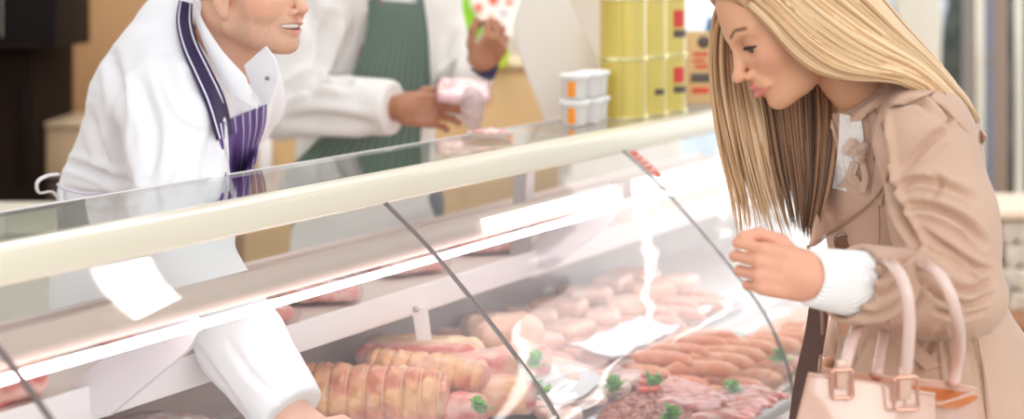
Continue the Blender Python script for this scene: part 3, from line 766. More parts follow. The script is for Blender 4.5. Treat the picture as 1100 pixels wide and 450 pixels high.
# ================================================================ background
def st(o): return tag(o, kind='structure')
wall_m = mat('wall_cream', (.66,.57,.46), .7, noise=(1.2,(.70,.62,.52),(1,1,1),.3,.7))
tan_m = mat('tan_panel', (.50,.28,.13), .5, noise=(1.5,(.54,.32,.16),(1,1,.4),.3,.7))
floor_o = st(box('floor', (1,4,-.05), (16,16,.1), M['floor'], None, None, 0))
st(box('wall_back', (-1.63,7.62,1.6), (4.56,.12,3.2), wall_m, None, None, 0))
st(box('wall_left', (-3.86,4.0,1.6), (.12,8,3.2), wall_m, None, None, 0))
ZB = 7.0
def bgbox(name, x0, y0, x1, y1, z, th, m, parent=None, bev=.004, floor=False):
    a = P(x0, y0, z); b = P(x1, y1, z); zl = 0 if floor else b[2]
    return box(name, ((a[0]+b[0])/2, z+th/2, (a[2]+zl)/2), (abs(b[0]-a[0]), th, abs(a[2]-zl)), m, parent, None, bev)
blk = mat('black_gloss', (.006,.004,.004), .6, spec=.15); dbr = mat('dark_brown', (.018,.009,.006), .8, spec=.1, noise=(3,(.012,.006,.004),(1,1,.3),.3,.7))
def T_(name, label, cat, x, z, h=0): c = P(x, 0, z); return thing(name, label, cat, (c[0], z, h))
t_ = T_('extractor_cabinet', 'black cabinet hanging high at the left edge', 'cabinet', 20, 6.2, P(0,52,6.2)[2])
bgbox('cabinet_body', -60, -160, 60, 52, 6.2, .5, blk, t_); bgbox('cabinet_trim', -60, 48, 60, 53, 6.19, .01, dbr, t_)
bgbox('door_edge', 0, -160, 2, 40, 6.19, .01, M['steel'], t_)
t_ = T_('tall_fridge', 'dark brown tall fridge below the black cabinet', 'fridge', 0, 6.25)
bgbox('fridge_body', -90, 56, 34, 470, 6.3, .6, dbr, t_, floor=True); bgbox('fridge_handle', 24, 90, 27, 200, 6.27, .03, blk, t_)
frz = thing('chest_freezer', 'cream chest freezer low behind the counter at the left edge', 'freezer', (P(-40,0,4.6)[0], 4.85, 0))
crm = mat('freezer_cream', (.70,.66,.54), .4)
fx_ = P(-48,0,4.6)[0]
box('freezer_body', (fx_, 4.88, .47), (.50,.56,.80), crm, frz, None, .02); box('freezer_lid', (fx_, 4.87, .915), (.52,.60,.07), crm, frz, None, .02); box('lid_handle', (fx_, 4.56, .90), (.16,.03,.025), M['steel'], frz, None, .006)
for sx in (-.2, .2):
    for sy in (-.22, .22): box('foot', (fx_+sx, 4.88+sy, .035), (.05,.05,.07), dbr, frz, None, .004)
t_ = T_('grey_pillar', 'grey-beige narrow partition beside the tall fridge', 'partition', 48, 6.9)
bgbox('partition_panel', 33, 40, 62, 230, 6.95, .08, mat('grey_beige', (.42,.37,.30), .6), t_, floor=True)
t_ = T_('wall_panel', 'tall plain tan panel behind the leaning butcher', 'panel', 150, 7.2)
bgbox('panel_board', 60, -230, 330, 400, 7.3, .05, tan_m, t_, floor=True); bgbox('panel_edge', 59, -230, 62, 400, 7.28, .03, mat('tan_edge', (.50,.32,.18), .5), t_, floor=True)
t_ = T_('back_worktop', 'beige-fronted worktop unit low behind the leaning butcher', 'worktop', 90, 6.5)
bgbox('drawer_front', 38, 136, 200, 190, 6.5, .4, mat('beige_front', (.60,.42,.26), .5), t_); bgbox('unit_body', 38, 191, 200, 400, 6.52, .4, mat('unit_dark', (.13,.09,.07), .5), t_, floor=True)
bgbox('top_board', 37, 131, 202, 136, 6.48, .44, mat('worktop_edge', (.66,.50,.34), .4), t_)
t_ = T_('rear_cabinet', 'tan wooden counter unit behind the two butchers', 'cabinet', 430, 6.0)
bgbox('cabinet_body', 262, 72, 600, 330, 6.1, .5, mat('tan_wood', (.64,.42,.20), .5, noise=(2,(.58,.37,.17),(1,1,6),.3,.7)), t_, floor=True)
bgbox('cabinet_top', 258, 66, 604, 73, 6.07, .55, mat('pale_top', (.72,.56,.36), .4), t_)
bgbox('cabinet_door', 500, 78, 592, 320, 6.085, .02, mat('tan_wood_door', (.66,.44,.22), .5, noise=(2,(.6,.39,.18),(1,1,6),.3,.7)), t_)
t_ = T_('paper_stack', 'white paper notice taped to the cabinet between the butchers', 'notice', 286, 6.05)
bgbox('notice_sheet', 278, 146, 292, 186, 6.085, .006, M['white_plastic'], t_); t_.name = 'paper_notice'
# lime chair back, spotted board
lime = mat('lime_fabric', (.26,.60,.03), .6, noise=(4,(.32,.68,.05),(1,1,1),.3,.7)); dgr = mat('dark_green_edge', (.03,.14,.04), .6)
t_ = T_('lime_bag', 'bright lime green bag hanging behind the second butcher', 'bag', 495, 6.6, 1.2)
def blobpix(name, pix, z, th, m, parent): return prism(name, pix, z, th, m, parent, .012)
blobpix('bag_body', [(468,-30),(500,-38),(508,-10),(522,30),(508,48),(490,50),(478,30),(470,5)], 6.55, .16, lime, t_)
blobpix('bag_side', [(462,-30),(470,-30),(471,8),(480,34),(476,44),(464,20)], 6.58, .14, dgr, t_)
t_ = T_('spotted_tote', 'white bag printed with red and grey spots beside the lime bag', 'bag', 535, 6.4, 1.2)
white_s = mat('white_print_fabric', (.80,.78,.76), .6)
blobpix('tote_body', [(497,-40),(574,-40),(566,20),(548,44),(524,36),(506,8)], 6.45, .12, white_s, t_)
for (x, y, r, cc) in ((514,8,4.5,(.75,.10,.06)),(530,0,5,(.75,.10,.06)),(541,14,3,(.35,.35,.5)),(527,18,3.2,(.75,.35,.2)),(547,2,3.5,(.75,.10,.06)),(538,26,3,(.5,.5,.6)),(520,-10,4,(.8,.3,.1))):
    v, f = tube_mesh([P(x,y,6.452), P(x,y,6.444)], r*6.4/2000, 16); mesh_obj('printed_spot', v, clean(f), mat('spot', cc, .6), t_)
t_ = T_('lime_pouch', 'small yellow-green pouch below the raised hand', 'pouch', 538, 6.3, 1.2)
blobpix('pouch_body', [(530,48),(548,50),(545,74),(532,76)], 6.0, .08, mat('yellow_green', (.50,.62,.03), .5), t_)
# window wall on the right
fr_m = mat('window_frame_cream', (.80,.74,.62), .45)
st(box('wall_right', (3.9,5.6,.42), (.12,4.2,.84), wall_m, None, None, 0))
ZW = 7.6
def sheet(n, x0, x1, y0, y1, m, z=ZW, th=.08, k=None):
    o = bgbox(n, x0, y0, x1, y1, z, th, m); return tag(o, kind='structure')
def par(o, p): o.parent = p; return o
win = bgbox('window_1', 722, 232, 1290, 238, ZW, .14, fr_m); st(win)   # sill rail carries its frames
def wpart(n, x0, x1, y0, y1, m, dz=0, th=.08):
    o = bgbox(n, x0, y0, x1, y1, ZW+dz, th, m); o.parent = win; return o
wpart('frame_post', 722, 734, -320, 232, fr_m); wpart('frame_post', 966, 1011, -320, 232, fr_m, -.03, .14)
for x0, x1 in ((938,944),(1052,1058),(1094,1100),(1190,1200),(1275,1290)): wpart('mullion', x0, x1, -320, 232, fr_m, 0, .06)
wpart('top_rail', 722, 1290, -330, -312, fr_m)
wpart('window_sill', 718, 1294, 228, 236, M['white_paint'], -.12, .26)
wpart('pane', 734, 966, -312, 229, M['glass_win'], .03, .006); wpart('pane', 1011, 1275, -312, 229, M['glass_win'], .03, .006)
st(box('wall_window', (P(1000,0,ZW)[0],ZW+.07,P(0,240,ZW)[2]/2), (4.0,.12,P(0,240,ZW)[2]), wall_m, None, None, 0))
# outside the window: street posts, a tree, passer-by clothes and a far hedge line
t_ = T_('street_post', 'grey-brown street post just outside the window nearest the frame', 'post', 1046, 9, 0)
gp = mat('post_greybrown', (.34,.27,.22), .6)
bgbox('post_shaft', 1040, -380, 1052, 230, 9.2, .12, gp, t_, floor=True); bgbox('post_base', 1037, 218, 1055, 260, 9.16, .2, gp, t_, floor=True)
t_ = T_('street_post', 'brown street post outside, right of the bluish drainpipe', 'post', 1078, 9.6, 0)
bgbox('post_shaft', 1073, -380, 1083, 230, 9.6, .12, mat('post_brown', (.44,.30,.21), .6), t_, floor=True); bgbox('post_base', 1070, 212, 1086, 260, 9.56, .2, gp, t_, floor=True)
t_ = T_('drainpipe', 'blue-grey drainpipe outside the window between two posts', 'pipe', 1066, 9.9, 0)
bgbox('pipe_shaft', 1061, -400, 1071, 230, 9.9, .06, mat('pipe_bluegrey', (.28,.30,.38), .5), t_, floor=True); bgbox('pipe_bracket', 1059, 60, 1073, 66, 9.88, .1, gp, t_)
darkleaf = mat('dark_shrub', (.035,.045,.03), .8, noise=(6,(.10,.10,.07),(1,1,1),.4,.6))
def shrub(x, z, w, h, label, seed):
    c = P(x, 0, z); c[2] = h/2
    o = sdfobj('shrub', lambda q: ell(q, c, (w/2,w/2,h/2))+.10*hashn(q, 3.0, seed)+.05*hashn(q, 8, seed+1), c-[w,w,h*.8], c+[w,w,h*.8], .04, darkleaf)
    return tag(o, label, 'shrub')
shrub(1066, 10.4, .55, 1.9, 'dark shrub outside the window behind the posts', 5)
shrub(1112, 11.2, .6, 1.8, 'dark shrub outside at the right edge of the window', 6)
# low shelf with egg cartons
shelf = T_('wooden_shelf', 'orange-brown wooden shelf unit under the window', 'shelf', 1120, 6.2, 0)
wd = mat('orange_wood', (.55,.27,.14), .45, noise=(3,(.48,.22,.11),(6,1,1),.3,.7)); gsh = mat('green_panel', (.01,.16,.03), .5)
def shb(n, x0, x1, y0, y1, z, th, m): return bgbox(n, x0, y0, x1, y1, z, th, m, shelf)
shb('shelf_board', 1010, 1240, 228, 236, 5.75, .5, mat('pale_board', (.80,.60,.45), .5)); shb('shelf_board', 1010, 1240, 340, 356, 5.7, .55, wd)
shb('back_board', 1010, 1240, 230, 560, 6.25, .03, mat('dark_back', (.16,.09,.06), .6)); shb('green_curtain', 1010, 1240, 357, 585, 5.9, .02, gsh)
for x in (1010, 1232): shb('side_board', x, x+8, 228, 585, 5.72, .5, wd)
egg_m = mat('pulp_board', (.76,.68,.57), .8, bump=(40,.4,(1,1,1))); dark_hole = mat('carton_shadow_gap', (.10,.07,.05), .8)
zc = 5.8
def carton(x, y0, label):
    a = P(x, y0, zc); w, h, d = .29, .072, .11; root = thing('egg_carton', label, 'egg carton', (a[0], zc, a[2]-h))
    c = np.array([a[0], zc+d/2, a[2]-h/2])
    def f(q):
        l = q-c.astype(np.float32); dd = rbox(l, (0,0,.012), (w/2,d/2,h/2-.012), .010)
        for i in range(6):
            cx = (i+.5-3)*w/6; dd = smin(dd, ell(l, (cx,-d*.27,-.016), (.024,.024,.024)), .006)
        for i in range(1, 6, 2): dd = smax(dd, -ell(l, ((i-3)*w/6+.0,-d/2,.006), (.010,.012,.009)), .003)
        return dd
    sdfobj('carton_lid', f, c-[w/2+.01,d/2+.02,h/2+.02], c+[w/2+.01,d/2+.02,h/2+.02], .005, egg_m, root)
    tg_ = box('carton_hole_shade', c+np.array([0,-d/2-.003,.002]), (.02,.006,.014), dark_hole, root, None, .001)  # shade of the middle hole put in as a dark block
nmx = ['top', 'second', 'third', 'bottom']
for r_ in range(4):
    for c_ in range(3):
        zt = P(0, 340, zc)[2]
        yy = -30+(CAMH-(zt+.074*(4-r_)))*F/zc
        carton(1068+106*c_-48+ (4 if r_ % 2 else 0), yy, f'grey-beige egg carton, {nmx[r_]} of the ' + ['stack beside the coat','middle stack under the window','stack furthest along the shelf'][c_])
# ================================================================ light and camera
w = bpy.data.worlds.new('World'); bpy.context.scene.world = w; w.use_nodes = True; nt = w.node_tree
bg = nt.nodes['Background']; tc = nt.nodes.new('ShaderNodeTexCoord'); sep = nt.nodes.new('ShaderNodeSeparateXYZ'); nt.links.new(tc.outputs['Generated'], sep.inputs[0])
nz = nt.nodes.new('ShaderNodeTexNoise'); nz.inputs['Scale'].default_value = 3.2; nz.inputs['Detail'].default_value = 2; nt.links.new(tc.outputs['Generated'], nz.inputs['Vector'])
rm = nt.nodes.new('ShaderNodeMapRange'); rm.inputs[1].default_value = .42; rm.inputs[2].default_value = .60; rm.inputs[3].default_value = .50; rm.inputs[4].default_value = 1.2; nt.links.new(nz.outputs[0], rm.inputs[0])
cr = nt.nodes.new('ShaderNodeValToRGB'); el = cr.color_ramp.elements
el[0].position = .40; el[0].color = (.55,.52,.48,1); el[1].position = .62; el[1].color = (.95,.97,1,1)
e = el.new(.452); e.color = (.42,.56,.68,1); e = el.new(.468); e.color = (.50,.70,.86,1); e = el.new(.484); e.color = (1.15,1.22,1.28,1)
mr = nt.nodes.new('ShaderNodeMapRange'); mr.inputs[1].default_value = -1; mr.inputs[2].default_value = 1; nt.links.new(sep.outputs[2], mr.inputs[0]); nt.links.new(mr.outputs[0], cr.inputs[0])
nt.links.new(cr.outputs[0], bg.inputs[0]); nt.links.new(rm.outputs[0], bg.inputs[1])
def area(name, loc, target, size, power, col):
    l = bpy.data.lights.new(name, 'AREA'); l.shape = 'RECTANGLE'; l.size, l.size_y = size; l.energy = power; l.color = col
    o = bpy.data.objects.new(name, l); C.objects.link(o); o.location = loc
    o.rotation_euler = (Vector(target)-Vector(loc)).to_track_quat('-Z', 'Y').to_euler(); return o
lampm = emis('ceiling_panel_glow', (1,.97,.88), 11); lampt = emis('added_tube_glow', (1,.98,.95), 5)
def ceiling_lamp(x, y, w, d, m, label, grp=None):
    r_ = thing('ceiling_and_fill_light', label, 'light', (x, y, 2.86), grp)
    box('lamp_body', (x, y, 2.93), (w+.06, d+.06, .05), M['white_paint'], r_, None, .004); box('diffuser', (x, y, 2.895), (w, d, .02), m, r_, None, .003)
    for s_ in (-1, 1): tube('suspension_rod', [(x+s_*w*.4, y, 2.95), (x+s_*w*.4, y, 3.25)], .005, M['steel'], r_, seg=8)
ceiling_lamp(.40, 4.30, .72, .20, lampm, 'square white ceiling panel light above the display counter')
for i_ in range(3):
    for j_ in range(2): ceiling_lamp(3.3+1.6*j_, 6.2+1.1*i_, 1.2, .12, lampt, 'long unseen tube light added for wavy reflections in the front glass', 'added tube lights over the customers')  # unseen tubes added to streak the front glass with reflections
area('ceiling_and_fill_light', (-.6,5.6,3.0), (-.4,6.0,1.0), (2.0,1.0), 26, (1,.95,.88))  # unseen area lamp added to brighten the staff side
area('window_daylight', (2.6,7.3,2.2), (.6,3.5,1.2), (2.4,2.0), 20, (1,.98,.95))
area('added_front_key', (1.2,-1.6,2.6), (.2,3.2,1.2), (3.2,2.2), 60, (1,.96,.92))  # unseen key light added behind the camera
cam = bpy.data.cameras.new('Camera'); co = bpy.data.objects.new('Camera', cam); C.objects.link(co)
co.location = (0,0,CAMH); co.rotation_euler = (math.pi/2,0,0); cam.sensor_width = 36; cam.sensor_fit = 'HORIZONTAL'; cam.lens = 36*F/1100
cam.shift_y = -255/1100; cam.clip_start = .05; cam.dof.use_dof = True; cam.dof.focus_distance = 3.0; cam.dof.aperture_fstop = 2.5
sc_ = bpy.context.scene; sc_.camera = co
sc_.view_settings.view_transform = 'Standard'; sc_.view_settings.look = 'None'; sc_.view_settings.gamma = 1; sc_.view_settings.use_curve_mapping = False
sc_.view_settings.exposure = 0.38
sc_.cycles.transparent_max_bounces = 24; sc_.cycles.max_bounces = 8; sc_.cycles.use_denoising = True; sc_.cycles.sample_clamp_indirect = 6
# ================================================================ people
def frame(fwd, up):
    f = nrm(fwd); u = np.asarray(up, float); u = nrm(u-f*(u@f)); l = np.cross(u, f); return np.stack([f, l, u], 1)   # columns: forward, left, up
def head_field(c, R, s=1.0, male=False, smile=False, ears=True, neck=None, jawdrop=0):
    """distance to a head; local x forward, y to its left, z up, origin between the ears at eye height"""
    c = np.asarray(c, np.float32); R32 = R.astype(np.float32)
    def loc(p): return ((p-c)@R32)/s
    jw = .050 if male else .040
    def f(p):
        q = loc(p); a = q.copy(); a[:, 1] = np.abs(a[:, 1])
        d = ell(a, (-.010,0,.026), (.096,.074,.090))
        d = smin(d, ell(a, (.034,0,-.030), (.056,.056,.078)), .03)
        d = smin(d, cap(a, (.0,jw,-.062), (.066,.014,-.090), .017, .015 if male else .012), .028)
        d = smin(d, ell(a, (.0745,0,-.092), (.017,.020 if male else .015,.016)), .014)
        d = smin(d, ell(a, (.050,.040,-.026), (.027,.020,.020)), .022)          # cheek
        d = smin(d, cap(a, (.079,.008,.016), (.064,.046,.017), .0095 if male else .0065, .006), .012)   # brow
        d = smax(d, -ell(a, (.098,.031,-.002), (.021,.019,.0135)), .013)         # eye socket
        d = smin(d, ell(a, (.0715,.031,-.002), (.0130,.0155,.0125)), .003)       # lids
        d = smin(d, cap(a, (.083,0,.006), (.1045,0,-.032), .0060, .0080), .0075) # nose bridge
        d = smin(d, ell(a, (.1080,0,-.0350), (.0095,.0088,.0078)), .007)         # tip
        d = smin(d, ell(a, (.0945,.0115,-.0405), (.0095,.0062,.0062)), .005)     # wings
        d = smax(d, -ell(a, (.0985,.0060,-.0475), (.0055,.0030,.0040)), .002)    # nostrils
        d = smin(d, ell(a, (.086,0,-.062), (.011,.026,.016)), .010)              # muzzle
        if smile:
            d = smin(d, cap(a, (.0945,0,-.0560), (.072,.031,-.0555), .0040, .0022), .004)
            d = smin(d, cap(a, (.0925,0,-.0755), (.072,.030,-.0600), .0052, .0026), .004)
            d = smax(d, -ell(a, (.088,0,-.0640), (.015,.0285,.0062)), .0015)
            d = smin(d, ell(a, (.058,.040,-.044), (.016,.012,.014)), .010)
        else:
            d = smin(d, cap(a, (.0975,0,-.0575), (.0835,.0250,-.0640), .0054, .0026), .0045)
            d = smin(d, cap(a, (.0962,0,-.0708), (.0835,.0230,-.0665), .0066, .0032), .0045)
            d = smax(d, -ell(a, (.1000,0,-.0815), (.0085,.016,.0045)), .006)
            d = smax(d, -(cap(a, (.1025,0,-.0640), (.0905,.021,-.0652), .0016, .0010)), .0015)
        d = smax(d, -ell(a, (.087,.031,-.0072), (.012,.0125,.0034)), .0008)
        if ears:
            e = ell(a, (-.006,.073,-.014), (.019,.0065,.031)); e = smin(e, ell(a, (.000,.071,-.042), (.009,.006,.011)), .008)
            e = smax(e, -ell(a, (-.002,.081,-.008), (.010,.006,.017)), .004)
            d = smin(d, e, .005)
        return d*s
    return f, loc
def head_color(loc, base, lip, brow, stubble=None, hairc=None, blush=(.78,.34,.24), smile=False):
    def col(v):
        q = loc(v.astype(np.float32)); a = q.copy(); a[:, 1] = np.abs(a[:, 1]); n = len(q)
        c = mixc(base, blush, .55*np.exp(-(((a[:, 0]-.055)/.03)**2+((a[:, 1]-.045)/.028)**2+((a[:, 2]+.032)/.022)**2)))
        c = mixc(c, blush, .35*np.exp(-(((a[:, 0]-.11)/.012)**2+(a[:, 1]/.012)**2+((a[:, 2]+.038)/.012)**2)))
        if smile:
            m = np.minimum(cap(a.astype(np.float32), (.0965,0,-.0560), (.072,.031,-.0555), .0040, .0024), cap(a.astype(np.float32), (.0945,0,-.0745), (.072,.030,-.0600), .0056, .003))
            inside = ell(a.astype(np.float32), (.086,0,-.0645), (.013,.028,.0062))
        else:
            m = np.minimum(cap(a.astype(np.float32), (.0995,0,-.0580), (.085,.0235,-.0648), .0054, .0020), cap(a.astype(np.float32), (.0980,0,-.0708), (.085,.0235,-.0665), .0066, .0032))
            inside = np.full(n, 1.)
        if stubble is not None:
            reg = np.clip((-.040-q[:, 2])/.012, 0, 1)*np.clip((q[:, 0]-(-.01))/.03, 0, 1)*np.clip((q[:, 2]+.125)/.02, 0, 1)*(.55+.45*(hashn(v.astype(np.float32), 260, 3) > .1))
            side = np.clip((a[:, 1]-.045)/.01, 0, 1)*np.clip((q[:, 0]+.0)/.02, 0, 1)*np.clip((.045-q[:, 0])/.01, 0, 1)*np.clip((-q[:, 2]+.0)/.02, 0, 1)
            c = mixc(c, stubble, np.clip(reg*.36+side*.3, 0, .5))
        c = mixc(c, lip, np.clip(1.0-m/.0018, 0, .85))
        c = mixc(c, (.25,.06,.05), np.clip(-inside/.001, 0, 1))
        # brows
        def arc(pts):
            d = np.full(n, 1.)
            for i in range(len(pts)-1): d = np.minimum(d, np.abs(cap(a.astype(np.float32)*np.array([.5,1,1],np.float32), np.array(pts[i])*[.5,1,1], np.array(pts[i+1])*[.5,1,1], .0)))
            return d
        b = arc([(.090,.013,.019),(.085,.028,.0255),(.072,.045,.021)]); front = a[:, 0] > .05
        c = mixc(c, brow, np.clip(1.35-b/.0026, 0, .92)*front)
        l = np.hypot((a[:, 1]-.031)/.0165, (a[:, 2]+.0035)/.0055)
        c = mixc(c, np.asarray(base)*[.78,.62,.58], np.clip(1.5-np.hypot((a[:, 1]-.031)/.017, (a[:, 2]-.002)/.010), 0, .75)*front)
        if hairc is not None:
            hr = hairc(q, a); c = mixc(c, hr[0], hr[1])
        return c
    return col
def lashes(c, R, s, skinlist, parent, m, downcast=True):
    out = []
    for sd in (1, -1):
        pts = []
        for y, z, x in ((.0175,-.0060,.0810),(.022,-.0042,.0848),(.030,-.0036,.0864),(.038,-.0046,.0832),(.0462,-.0080,.0740)):
            pts.append(np.asarray(c)+R@(np.array([x,sd*y,z])*s))
        tube('eyelashes', pts, [.0008,.0018,.0027,.0030,.0014], m, parent, seg=6, n=5)
def hand_field(w, fx, th, curls, s=1.0, spread=.08, thumb=((.35,.75,.25),(.75,.45,.45),(.9,.2,.5)), idxc=None):
    """w wrist; fx towards the knuckles; th towards the thumb side. Palm faces -(fx x th)*sgn. curls per finger: three joint bends"""
    fx = nrm(fx); th = np.asarray(th[0:3], float); th = nrm(th-fx*(th@fx)); w = np.asarray(w, float)
    def build(back):
        back = nrm(back-fx*(np.asarray(back)@fx)-th*(np.asarray(back)@th)); segs = []
        base = [(.088,.027),(.092,.008),(.087,-.012),(.078,-.030)]; ln = [(.042,.025,.021),(.047,.029,.022),(.043,.027,.021),(.034,.020,.018)]
        rr = [(.0098,.0086,.0078,.0066),(.0100,.0090,.0080,.0068),(.0096,.0085,.0077,.0064),(.0085,.0074,.0068,.0056)]
        palm = [w+(fx*x+th*y+back*z)*s for x, y, z in ((.0,0,0),)]
        F_ = []
        for k in range(4):
            p0 = w+(fx*base[k][0]+th*base[k][1]+back*.002)*s; ang = 0; pts = [p0]; sp = (1.5-k)*spread
            for j in range(3):
                ang += curls[k][j]; d = math.cos(ang)*(fx+th*sp)-math.sin(ang)*back; pts.append(pts[-1]+nrm(d)*ln[k][j]*s)
            F_.append((pts, [r*s for r in rr[k]]))
        tp = [w+(fx*.022+th*.018-back*.006)*s]; tl = (.042,.034,.027)
        for (a, b, c_), l_ in zip(thumb, tl): tp.append(tp[-1]+nrm(fx*a+th*b-back*c_)*l_*s)
        return F_, tp, back
    def field(back):
        F_, tp, bk = build(back)
        fl = (fx, th, bk)
        def f(p):
            q = (p-w.astype(np.float32)); lx, ly, lz = q@fx.astype(np.float32), q@th.astype(np.float32), q@bk.astype(np.float32)
            l = np.stack([lx, ly, lz*1.0], 1)/s
            d = rbox(l, (.050,-.001,-.001), (.043,.0385,.0135), .013)
            # narrow the heel of the palm, arch the back
            d = smin(d, ell(l, (.030,.020,-.008), (.030,.016,.014)), .012)
            d = smin(d, cap(l, (-.03,0,0), (.02,0,0), .026, .027)+.0, .02)
            d = d*s
            for k, (pts, rs) in enumerate(F_):
                d = smin(d, cap(p, pts[0]-fx*.03*s, pts[0], .009*s, rs[0]*1.08), .006*s)
                fd = None
                for j in range(3):
                    e = cap(p, pts[j], pts[j+1], rs[j], rs[j+1]); fd = e if fd is None else smin(fd, e, .0025*s)
                d = smin(d, fd, .0022*s)
            t = None
            for j in range(3):
                e = cap(p, tp[j], tp[j+1], (.0135,.0112,.0100)[j]*s, (.0112,.0100,.0082)[j]*s); t = e if t is None else smin(t, e, .004*s)
            return smin(d, t, .004*s)
        return f, F_, tp
    return field
def ball_bounds(pts, r): pts = np.array(pts); return pts.min(0)-r, pts.max(0)+r
def join_meshes(parts):
    V, Q, K, o = [], [], [], 0
    for v, q, k in parts:
        V.append(v); Q.append(q+o); K.append(k); o += len(v)
    return np.vstack(V), np.vstack(Q), np.vstack(K)
skin_m = mat('skin', (.80,.52,.40), .46, attr=True, sss=.18, spec=.4, bump=(350,.06,(1,1,1)))
teeth_m = mat('teeth', (.88,.85,.78), .25)
eye_m = mat('eyeball', (.85,.84,.82), .1); iris_m = mat('iris', (.10,.08,.06), .1)
def eyes(c, R, s, parent, look=(1,0,-.25)):
    for sd in (1, -1):
        ec = np.asarray(c)+R@(np.array([.0728,sd*.031,-.0058])*s)
        f = lambda p: ell(p, ec, (.0112*s,)*3)
        v, q = mesh_sdf(f, ec-.014, ec+.014, .0012); o = mesh_obj('eye', v, q, eye_m, parent)
        d = R@nrm(look)
        f2 = lambda p: np.maximum(ell(p, ec, (.0117*s,)*3), .0070*s-((p-ec.astype(np.float32))@d.astype(np.float32)))
        v, q = mesh_sdf(f2, ec-.014, ec+.014, .0008); mesh_obj('iris', v, q, iris_m, o)
def clothes(name, f, lo, hi, vs, m, parent, fl=(), cols=None, amp=.002, seed=0, freq=14, fs=2.9):
    v, q = mesh_sdf(f, lo, hi, vs); n = grad(f, v, .002)
    v = v+n*(amp*hashn(v.astype(np.float32), freq, seed))[:, None]
    if len(fl): v = folds(v, n, [(a, w*.85, d*fs) for a, w, d in fl])
    return mesh_obj(name, v, q, m, parent, cols=cols(v, n) if cols else None), (v, q)

# ---------------------------------------------------------------- the customer
def ruled_(A, B, n=8, k=20):
    A, B = resample(np.array(A), k), resample(np.array(B), k); return np.array([[a*(1-w)+b*w for w in np.linspace(0,1,n)] for a, b in zip(A, B)])
ZC = 2.80
HC = P(843, 17, ZC); HR = frame((-.82,-.22,-.535), (-.54,0,.84)); HS = 1.05
hf, hl = head_field(HC, HR, HS)
woman = thing('person', 'blonde woman in a beige trench coat bending over the meat counter', 'person', (P(1000,400,2.88)[0], 2.88, 0))
nk0 = HC+HR@(np.array([-.035,0,-.050])*HS); nk1 = P(948,122,2.84)
sh = P(992,146,2.69); elb = P(1034,322,2.66); wr = P(872,298,2.52)
sh_r = P(925,150,3.02); elb_r = P(955,300,3.12); wr_r = P(915,372,3.10)
# hand: back towards the camera, thumb up
cu = ((.85,1.55,1.0),(1.15,1.55,.9),(1.25,1.55,.9),(1.3,1.5,.9))
kn_dir = nrm(P(822,288,2.50)-wr)
hfield, HF, HT = hand_field(wr, kn_dir, (-.15,0,1), cu, .90, .04, thumb=((.75,.60,.20),(.97,.12,.14),(.93,-.30,.20)))((-.12,-1,.1))
def wskin(p):
    d = hf(p)
    d = smin(d, cap(p, nk0, nk1, .050, .056), .020)
    d = smin(d, cap(p, nk1, nk1+[.02,0,-.08], .060, .085), .03)
    return d
def wbody(p):
    d = cap(p, P(950,150,2.86), P(975,330,2.88), .105, .095)
    d = smin(d, cap(p, sh, sh_r, .055), .05)
    d = smin(d, cap(p, P(975,330,2.88), P(990,420,2.9), .10, .13), .05)
    for dy in (-.09, .09):
        hp = P(992,430,2.9)+[0,dy,0]; kn = np.array([hp[0]-.01, hp[1], .48]); an = np.array([hp[0]+.05, hp[1], .09])
        d = smin(d, cap(p, hp, kn, .085, .052), .03); d = smin(d, cap(p, kn, an, .052, .033), .02)
        d = smin(d, cap(p, an, an+[-.12,0,-.045], .034, .026), .02)
    d = smin(d, cap(p, sh, elb, .045, .038), .02); d = smin(d, cap(p, elb, wr+(elb-wr)*.2, .038, .028), .02)
    d = smin(d, cap(p, sh_r, elb_r, .045, .038), .02); d = smin(d, cap(p, elb_r, wr_r, .038, .026), .02)
    return d
def whand(p): return smin(hfield(p), cap(p, wr, wr+(elb-wr)*.45, .027, .033), .015)
lo, hi = ball_bounds([HC], .16); lo2, hi2 = ball_bounds([HC, nk1], .12); lo = np.minimum(lo, lo2); hi = np.maximum(hi, hi2)
v1, q1 = mesh_sdf(wskin, lo, hi, .0021)
wbase = (.74,.40,.24)
colf = head_color(hl, wbase, (.66,.20,.17), (.16,.08,.04))
def eyeliner(v, c):
    return c
k1 = colf(v1)
lo, hi = ball_bounds([wr, wr+kn_dir*.15, wr+(elb-wr)*.5], .06); v2, q2 = mesh_sdf(whand, lo, hi, .0021)
k2 = np.tile(np.array((.77,.39,.26)), (len(v2), 1))
nails = [F_[0][3] for F_ in HF]+[HT[3]]
for npt in nails: k2 = mixc(k2, (.82,.42,.38), np.clip(1-(np.linalg.norm(v2-npt, axis=1)-.004)/.003, 0, .6))
v3, q3 = mesh_sdf(wbody, (.3,2.5,0), (1.05,3.35,1.5), .009); k3 = np.tile(np.array(wbase), (len(v3), 1))
hr_f, _, _ = hand_field(wr_r, nrm((-.2,-.1,-1)), (-1,-.3,0), ((.5,.7,.4),)*4, .92)((.2,1,.2))
v4, q4 = mesh_sdf(hr_f, wr_r-.16, wr_r+.16, .003); k4 = np.tile(np.array(wbase), (len(v4), 1))
V, Q, K = join_meshes([(v1,q1,k1),(v2,q2,k2),(v3,q3,k3),(v4,q4,k4)])
mesh_obj('body', V, Q, skin_m, woman, cols=K)
lash_m = mat('dark_lashes', (.035,.02,.015), .6)
eyes(HC, HR, HS, woman, (1,0,-.45)); lashes(HC, HR, HS, None, woman, lash_m)
